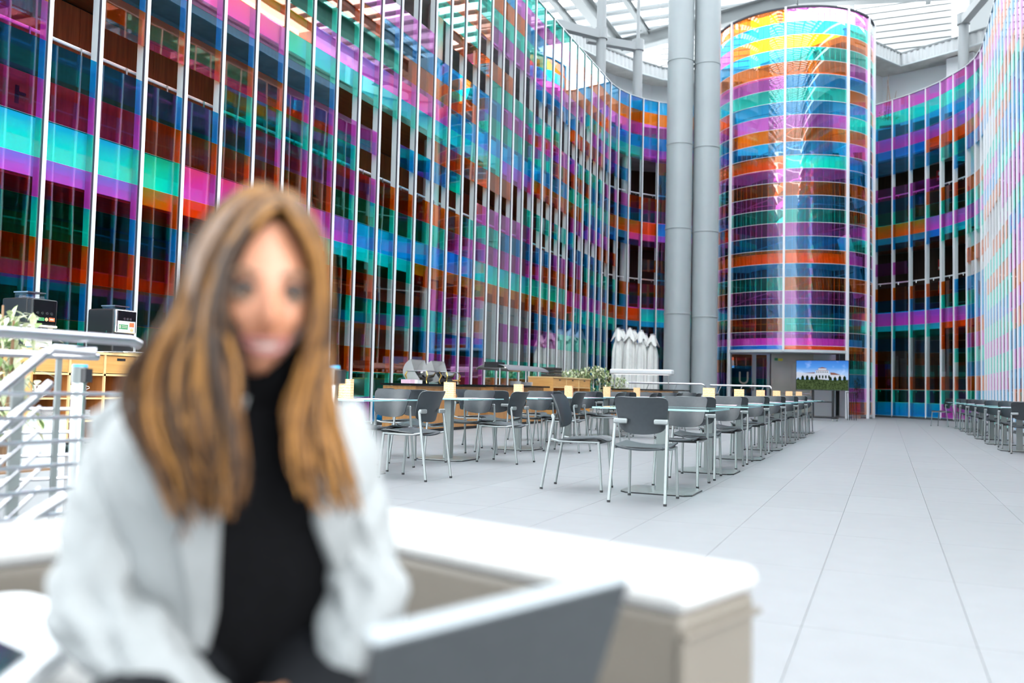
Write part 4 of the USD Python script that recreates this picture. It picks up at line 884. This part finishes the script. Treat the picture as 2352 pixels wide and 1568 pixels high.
MB().tube([(.0, -.002, .08), (.0, -.002, .52)], .006, 6).tube([(-.004, -.25, .525), (-.004, 0, .525)], .006, 6).build('seam', 'sofain', sf)
for x in (.08, 1.15):
    for y in (-.2, .65): MB().lathe([(0, 0), (.025, 0), (.025, .075), (0, .075)], (x, y, 0), 14).build('foot', 'steel', sf)

lt = thing('side_table', 'white side table with dark mirror glass inset, reaching over the sofa, lower left', 'table', O_, ROT)
sh = lambda pts, r: Polygon(pts).buffer(-r).buffer(r, 16)
P0 = sh([(-.74, .06), (-.62, .20), (-.46, .33), (-.27, .20), (-.245, .02), (-.215, -.2), (-.23, -.45), (-.74, -.5)], .04)
top = trimesh.creation.extrude_polygon(P0, .03, engine='earcut'); top.apply_translation((0, 0, .505)); obj('top', top, 'white', lt)
P1 = sh([(-.60, .04), (-.36, .07), (-.27, .00), (-.25, -.12), (-.60, -.16)], .02)
ins = trimesh.creation.extrude_polygon(P1, .004, engine='earcut'); ins.apply_translation((0, 0, .5351)); obj('glass_inset', ins, 'blackgloss', lt)
B(-.70, -.45, .02, -.62, -.33, .505).build('stem', 'white', lt); B(-.74, -.5, 0, -.40, -.22, .02).build('foot_plate', 'white', lt)

lp = thing('laptop', 'dark grey laptop with silver edge, open in front of the woman', 'laptop', O_, ROT)
TLc, TRc = np.array((.213, -.284, .642)), np.array((.485, -.084, .666))
ax = TRc - TLc; Wl = np.linalg.norm(ax); ax /= Wl
nw = np.array((-ax[1], ax[0], 0)); nw /= np.linalg.norm(nw)          # towards the woman
dn = np.array((0, 0, -1.0)) * .906 + nw * .4226; dn -= ax * (dn @ ax); dn /= np.linalg.norm(dn)
bk = np.cross(ax, dn); bk = bk if bk @ nw < 0 else -bk               # out of the lid's back
def slab(o, a, La, b, Lb, c, Lc):
    v = [o + a * La * i + b * Lb * j + c * Lc * k for i in (0, 1) for j in (0, 1) for k in (0, 1)]
    return MB().add(v, [(0, 1, 3, 2), (4, 6, 7, 5), (0, 4, 5, 1), (2, 3, 7, 6), (0, 2, 6, 4), (1, 5, 7, 3)])
slab(TLc + dn * .003, ax, Wl, dn, .235, -bk, .010).build('lid', 'laptop', lp); slab(TLc - bk * .0005, ax, Wl, dn, .003, -bk, .022).build('lid_edge', 'laptopedge', lp)
slab(TLc + dn * .012 + ax * .01 - bk * .0102, ax, Wl - .02, dn, .2, -bk, .001).build('screen', 'blackgloss', lp)
hg = TLc + dn * .238
base = slab(hg + nw * .004, ax, Wl, nw * 1.0, .225, np.array((0, 0, -1.0)), .016).build('keyboard_base', 'laptopedge', lp)
for r in range(4):
    for c in range(10): slab(hg + nw * (.03 + .022 * r) + ax * (.03 + .028 * c), ax, .024, nw, .018, np.array((0, 0, 1.0)), .003).build('key', 'black', base)

wm = thing('person', 'smiling woman with long brown hair, pale jacket and black turtleneck, seated at a laptop', 'person', O_, ROT)
def sph(p, r): return m3.Manifold.sphere(r, 20).translate(tuple(map(float, p)))
def limb(pts, rs): return [m3.Manifold.batch_hull([sph(p, r), sph(q, s)]) for p, q, r, s in zip(pts[:-1], pts[1:], rs[:-1], rs[1:])]
# head
HC = np.array((.002, .0, 1.005)); FY = math.radians(27)
fwd = np.array((math.sin(FY), -math.cos(FY), -.10)); fwd /= np.linalg.norm(fwd); lat = np.array((math.cos(FY), math.sin(FY), .0)); upv = np.cross(lat, -fwd) * -1
upv = np.cross(fwd, lat); upv = upv if upv[2] > 0 else -upv
HB = np.stack([lat, fwd, upv])
ic = trimesh.creation.icosphere(5); p = ic.vertices.copy()
X, Yf, Z = p[:, 0], p[:, 1], p[:, 2]
zz = Z * np.where(Z > 0, .118, .108); zn = np.clip(-Z, 0, 1)
xx = X * .073 * (1 - .34 * zn ** 1.6); yy = Yf * np.where(Yf > 0, .090, .098) * (1 - .10 * zn ** 2)
yy = np.where((Yf < 0), yy * (1 - .30 * zn), yy)
front = np.clip(Yf, 0, 1)
g = lambda x0, z0, sx, sz: np.exp(-((xx - x0) / sx) ** 2 - ((zz - z0) / sz) ** 2) * (front > 0)
yy += .020 * g(0, -.030, .011, .016) + .012 * g(0, -.012, .008, .022) - .007 * (g(.031, .006, .015, .010) + g(-.031, .006, .015, .010)) + .005 * (g(.032, .024, .02, .006) + g(-.032, .024, .02, .006))
yy += .005 * (g(.038, -.030, .016, .014) + g(-.038, -.030, .016, .014)) + .008 * g(0, -.095, .02, .014) + .004 * g(0, -.058, .022, .012)
yy -= .004 * g(0, -.078, .02, .006)
hv = np.stack([xx, yy, zz], 1); hw = hv @ HB + HC
head = m3.Manifold(m3.Mesh(hw.astype(np.float32), ic.faces.astype(np.uint32)))
hp = lambda x, y, z: np.array((x, y, z)) @ HB + HC
ears = [m3.Manifold.sphere(1, 16).scale((.008, .017, .030)).rotate((0, 0, math.degrees(FY))).translate(tuple(hp(s * .071, -.005, -.008))) for s in (-1, 1)]
def hand(wrist, palm_dir, side_dir, up_dir, thumb_side):
    wrist, d, s, u = (np.array(x, float) for x in (wrist, palm_dir, side_dir, up_dir)); d /= np.linalg.norm(d); s /= np.linalg.norm(s); u /= np.linalg.norm(u)
    parts = [m3.Manifold.batch_hull([sph(wrist, .022), sph(wrist + d * .035 + s * .024, .014), sph(wrist + d * .035 - s * .024, .014), sph(wrist + d * .085 + s * .030, .011), sph(wrist + d * .085 - s * .030, .011)])]
    for i, (o, L) in enumerate(((-.030, .062), (-.010, .074), (.010, .078), (.030, .068))):
        b = wrist + d * .083 + s * o; pts = [b, b + d * L * .45 + u * .008, b + d * L * .78 - u * .006, b + d * L * .95 - u * .024]
        parts += limb(pts, [.0095, .009, .008, .007])
    b = wrist + d * .03 + s * thumb_side * .026; parts += limb([b, b + d * .03 + s * thumb_side * .022 - u * .006, b + d * .058 + s * thumb_side * .022 - u * .014], [.012, .0105, .0085])
    return parts
SH1, EL1, WR1 = (-.180, .07, .81), (-.185, -.02, .60), (-.02, -.10, .50)
SH2, EL2, WR2 = (.088, .11, .81), (.150, .06, .605), (.140, -.045, .525)
bones = [head] + ears + limb([hp(0, -.03, -.06), (-.01, .075, .85)], [.048, .042])
TORS = [(.40, -.02, .16, .185, .130), (.46, -.02, .14, .182, .128), (.53, -.015, .12, .165, .115), (.60, -.015, .10, .146, .105), (.68, -.02, .085, .152, .112), (.75, -.025, .075, .160, .118), (.80, -.028, .075, .166, .104), (.84, -.028, .08, .150, .084), (.865, -.025, .075, .105, .072), (.885, -.02, .058, .078, .074), (.91, -.012, .046, .066, .068), (.935, -.004, .035, .062, .064)]
BY = math.radians(18); bl = np.array((math.cos(BY), math.sin(BY))); bf = np.array((math.sin(BY), -math.cos(BY)))
def torso_pts(off, th0, th1, n, zs):
    T = np.array(TORS); rows = []
    for z in zs:
        cu, cv, a, b = [np.interp(z, T[:, 0], T[:, i]) for i in (1, 2, 3, 4)]
        t0 = th0(z) if callable(th0) else th0; t1 = th1(z) if callable(th1) else th1
        th = np.linspace(t0, t1, n); sq = lambda c: np.sign(c) * np.abs(c) ** .85
        q = np.array((cu, cv)) + np.outer((a + off) * sq(np.sin(th)), bl) + np.outer((b + off) * sq(np.cos(th)), bf)
        rows.append(np.column_stack([q, np.full(n, z)]))
    return np.array(rows)
core_ = [m3.Manifold.batch_hull([sph((c[1] + s * bl[0] * (c[3] - .09), c[2] + s * bl[1] * (c[3] - .09), c[0]), .085) for s in (-1, 1)] + [sph((d[1] + s * bl[0] * (d[3] - .09), d[2] + s * bl[1] * (d[3] - .09), d[0]), .085) for s in (-1, 1)]) for c, d in zip(TORS[1:5], TORS[2:6])]
arms = limb([SH1, EL1, WR1], [.045, .038, .024]) + limb([SH2, EL2, WR2], [.045, .038, .024])
hands = hand(WR1, (.85, -.35, -.12), (.35, .9, 0), (0, 0, 1), 1) + hand(WR2, (-.45, -.85, .02), (.85, -.45, 0), (0, 0, 1), -1)
legs = limb([(-.10, .12, .50), (-.06, -.33, .44), (-.05, -.30, .08), (-.04, -.42, .045)], [.085, .062, .045, .035]) + limb([(.08, .15, .50), (.16, -.27, .44), (.18, -.22, .08), (.20, -.34, .045)], [.085, .062, .045, .035])
bodyM = m3.Manifold.batch_boolean(bones + core_ + arms + hands + legs, m3.OpType.Add)
bm = bodyM.to_mesh(); obj('body', trimesh.Trimesh(bm.vert_properties[:, :3], bm.tri_verts, process=True), 'skin', wm, 60)
# face
for s in (-1, 1):
    e = MB().man(m3.Manifold.sphere(.0115, 24).translate(tuple(hp(s * .031, .0725, .004)))).build('eyeball', 'eyew', wm, True)
    MB().man(m3.Manifold.sphere(.0064, 16).translate(tuple(hp(s * .031 + .001, .0795, .003)))).build('iris', 'eye', e, True)
    MB().tube([hp(s * .016, .083, .006), hp(s * .024, .0855, .0125), hp(s * .033, .0845, .0135), hp(s * .044, .077, .007)], [.003, .0048, .0048, .003], 8).build('eyelashes', 'eye', wm, True)
    MB().tube([hp(s * .016, .083, .003), hp(s * .026, .083, -.006), hp(s * .036, .081, -.005), hp(s * .044, .076, .004)], [.002, .0036, .0036, .002], 8).build('lower_lashes', 'brow', wm, True)
    MB().tube([hp(s * .013, .088, .024), hp(s * .028, .089, .030), hp(s * .042, .081, .027), hp(s * .052, .072, .020)], [.003, .0036, .003, .0015], 8).build('eyebrow', 'brow', wm, True)
MB().tube([hp(-.030, .074, -.050), hp(-.015, .0875, -.0545), hp(0, .0915, -.0545), hp(.015, .0875, -.0545), hp(.030, .074, -.050)], [.002, .0045, .0042, .0045, .002], 10).build('upper_lip', 'lip', wm, True)
MB().tube([hp(-.030, .074, -.051), hp(-.016, .083, -.067), hp(0, .0875, -.0705), hp(.016, .083, -.067), hp(.030, .074, -.051)], [.002, .005, .0055, .005, .002], 10).build('lower_lip', 'lip', wm, True)
MB().tube([hp(-.024, .0745, -.054), hp(-.012, .083, -.0600), hp(0, .0865, -.0615), hp(.012, .083, -.0600), hp(.024, .0745, -.054)], [.0015, .0036, .004, .0036, .0015], 10).build('teeth', 'tooth', wm, True)
# sweater and trousers
n = 48; zsw = [.40, .46, .50, .53, .57, .60, .64, .68, .72, .75, .78, .80, .825, .845, .865, .885, .91, .935, .94]
rw = torso_pts(.004, 0, 2 * np.pi * (1 - 1 / n), n, zsw)
sw = MB().add(rw.reshape(-1, 3), [(i * n + (j + 1) % n, i * n + j, (i + 1) * n + j, (i + 1) * n + (j + 1) % n) for i in range(len(zsw) - 1) for j in range(n)])
sw.build('turtleneck', 'sweater', wm, True)
tr = m3.Manifold.batch_boolean(limb([(-.10, .12, .50), (-.06, -.33, .445), (-.05, -.30, .12)], [.096, .074, .058]) + limb([(.08, .15, .50), (.16, -.27, .445), (.18, -.22, .12)], [.096, .074, .058]) + [m3.Manifold.batch_hull([sph((-.10, .13, .49), .1), sph((.09, .16, .49), .1)])], m3.OpType.Add)
MB().man(tr).build('trousers', 'trouser', wm, 50)
for (x, y) in ((-.045, -.36), (.19, -.28)): MB().man(rbox(.09, .25, .09, .035).translate((x, y, .046))).build('shoe', 'black', wm, 40)
# jacket: a shell open at the front, with sleeves and lapels
LE = ([.42, .50, .60, .71, .80, .88], np.radians([-24, -20, -14, -9, -4, 0])); RE = ([.42, .50, .60, .71, .80, .88], np.radians([56, 50, 40, 24, 24, 26]))
tl = lambda z: np.interp(z, *LE); trr = lambda z: np.interp(z, *RE)
zj = np.linspace(.43, .872, 26); nj = 60
outer = torso_pts(.020, lambda z: trr(z), lambda z: 2 * np.pi + tl(z), nj, zj); inner = torso_pts(.010, lambda z: trr(z), lambda z: 2 * np.pi + tl(z), nj, zj)
fold = (meshkit.fbm(outer * np.array((9, 9, 22)), 3) - .5) * .018; cen = np.array((-.02, .085, 0)); rad = outer - cen; rad[..., 2] = 0; rad /= np.linalg.norm(rad, axis=2, keepdims=True); outer = outer + rad * fold[..., None]
flare = np.clip((.60 - outer[..., 2]) / .2, 0, 1)[..., None]; outer += rad * flare * .025; inner += rad * flare * .022
N_ = nj * len(zj); jf = []
for i in range(len(zj) - 1):
    for j in range(nj - 1):
        a = i * nj + j; jf.append((a + 1, a, a + nj, a + nj + 1)); jf.append((N_ + a, N_ + a + 1, N_ + a + nj + 1, N_ + a + nj))
    for j in (0, nj - 1):
        a = i * nj + j; jf.append((a, N_ + a, N_ + a + nj, a + nj) if j == 0 else (a, a + nj, N_ + a + nj, N_ + a))
for i in (0, len(zj) - 1):
    for j in range(nj - 1):
        a = i * nj + j; jf.append((a, a + 1, N_ + a + 1, N_ + a))
jk = MB().add(np.vstack([outer.reshape(-1, 3), inner.reshape(-1, 3)]), jf).build('jacket', 'jacket', wm, 50)
def sleeve(pts, rs, seed):
    m = m3.Manifold.batch_boolean(limb([np.array(p) for p in pts], rs), m3.OpType.Add).refine_to_length(.012)
    t = trimesh.Trimesh(m.to_mesh().vert_properties[:, :3], m.to_mesh().tri_verts, process=True); trimesh.smoothing.filter_taubin(t, iterations=12)
    v = np.array(t.vertices); d = meshkit.fbm(v * np.array((14, 14, 34)) + (v[:, [0]] * 20), 3, seed) - .5
    t.vertices = v + t.vertex_normals * (d[:, None] * .034); trimesh.smoothing.filter_taubin(t, iterations=4); return t
mid = lambda a, b, t_: tuple(np.array(a) + (np.array(b) - np.array(a)) * t_)
obj('sleeve', sleeve([mid(SH1, (0, .08, .83), .18), SH1, mid(SH1, EL1, .5), EL1, mid(EL1, WR1, .5), mid(EL1, WR1, .93)], [.056, .062, .060, .056, .052, .040], 1), 'jacket', wm, True)
obj('sleeve', sleeve([mid(SH2, (0, .08, .83), .18), SH2, mid(SH2, EL2, .5), EL2, mid(EL2, WR2, .5), mid(EL2, WR2, .90)], [.056, .060, .056, .054, .050, .040], 2), 'jacket', wm, True)
for eg, sg in ((tl, 1), (trr, -1)):      # lapels: bands folded back along both front edges
    zl = np.linspace(.56, .86, 16); a = np.array([torso_pts(.026, eg(z), eg(z) + 1e-6, 1, [z])[0, 0] for z in zl]); b = np.array([torso_pts(.030, eg(z) - sg * (.10 + .30 * (z - .56) / .3), eg(z), 2, [z])[0, 0] for z in zl])
    up_ = np.zeros_like(a); v = np.vstack([a, b, a * 1 + np.array((*(-bf * .006), 0)), b + np.array((*(-bf * .006), 0))]); k = len(zl); f = []
    for i in range(k - 1): f += [(i, k + i, k + i + 1, i + 1), (2 * k + i, 2 * k + i + 1, 3 * k + i + 1, 3 * k + i), (i, i + 1, 2 * k + i + 1, 2 * k + i), (k + i, 3 * k + i, 3 * k + i + 1, k + i + 1)]
    MB().add(v, f).build('lapel', 'jacket', jk, 40)

# hair: a cap over the skull and tapering locks that fall in front of both shoulders
rg = np.random.default_rng(5)
cv = trimesh.creation.icosphere(4).vertices; cf = trimesh.creation.icosphere(4).faces
keep = (cv[:, 2] > .05) & ((cv[:, 1] < .50) | (cv[:, 2] > .74)) | ((cv[:, 1] < -.05) & (cv[:, 2] > -.85)) | ((np.abs(cv[:, 0]) > .74) & (cv[:, 1] < .45) & (cv[:, 2] > -.3))
cc = np.stack([cv[:, 0] * .084, cv[:, 1] * np.where(cv[:, 1] > 0, .094, .108), cv[:, 2] * np.where(cv[:, 2] > 0, .132, .118)], 1)
cc += cv * ((meshkit.fbm(cv * (3, 3, 1.2), 3)[:, None] - .5) * .018)
fk = cf[keep[cf].all(1)]; capm = trimesh.Trimesh(np.vstack([cc, cc * .93]) @ HB + HC, np.vstack([fk, fk[:, ::-1] + len(cc)]), process=False)
hair = obj('hair', capm, 'hair1', wm, 60)
def px(x, y, D):
    "a point of this frame from its bearing, height angle and depth as measured on the sitter"
    return np.array((.339 + (x - 1176) / 2020 * D, D - 1.144, .893 + (887 + .0233 * (x - 1176) - y) / 2020 * D))
# guide lines measured from the parting downwards: inner (beside the face) and outer, for both sides
GU = {'L': ([(628, 468, 1.09), (566, 525, 1.055), (522, 620, 1.055), (512, 740, 1.05), (530, 860, 1.05), (548, 980, 1.04), (556, 1090, 1.03), (545, 1180, 1.02)],
            [(600, 428, 1.14), (500, 470, 1.13), (425, 590, 1.12), (385, 730, 1.11), (312, 850, 1.10), (318, 980, 1.08), (385, 1110, 1.045), (420, 1235, 1.03)]),
      'R': ([(642, 470, 1.09), (692, 545, 1.075), (716, 640, 1.09), (718, 750, 1.10), (696, 850, 1.10), (655, 950, 1.10), (660, 1060, 1.06), (712, 1165, 1.045)],
            [(622, 432, 1.14), (692, 490, 1.13), (728, 590, 1.14), (742, 710, 1.15), (745, 830, 1.15), (770, 950, 1.13), (812, 1080, 1.09), (838, 1190, 1.07)])}
from scipy.interpolate import CubicSpline
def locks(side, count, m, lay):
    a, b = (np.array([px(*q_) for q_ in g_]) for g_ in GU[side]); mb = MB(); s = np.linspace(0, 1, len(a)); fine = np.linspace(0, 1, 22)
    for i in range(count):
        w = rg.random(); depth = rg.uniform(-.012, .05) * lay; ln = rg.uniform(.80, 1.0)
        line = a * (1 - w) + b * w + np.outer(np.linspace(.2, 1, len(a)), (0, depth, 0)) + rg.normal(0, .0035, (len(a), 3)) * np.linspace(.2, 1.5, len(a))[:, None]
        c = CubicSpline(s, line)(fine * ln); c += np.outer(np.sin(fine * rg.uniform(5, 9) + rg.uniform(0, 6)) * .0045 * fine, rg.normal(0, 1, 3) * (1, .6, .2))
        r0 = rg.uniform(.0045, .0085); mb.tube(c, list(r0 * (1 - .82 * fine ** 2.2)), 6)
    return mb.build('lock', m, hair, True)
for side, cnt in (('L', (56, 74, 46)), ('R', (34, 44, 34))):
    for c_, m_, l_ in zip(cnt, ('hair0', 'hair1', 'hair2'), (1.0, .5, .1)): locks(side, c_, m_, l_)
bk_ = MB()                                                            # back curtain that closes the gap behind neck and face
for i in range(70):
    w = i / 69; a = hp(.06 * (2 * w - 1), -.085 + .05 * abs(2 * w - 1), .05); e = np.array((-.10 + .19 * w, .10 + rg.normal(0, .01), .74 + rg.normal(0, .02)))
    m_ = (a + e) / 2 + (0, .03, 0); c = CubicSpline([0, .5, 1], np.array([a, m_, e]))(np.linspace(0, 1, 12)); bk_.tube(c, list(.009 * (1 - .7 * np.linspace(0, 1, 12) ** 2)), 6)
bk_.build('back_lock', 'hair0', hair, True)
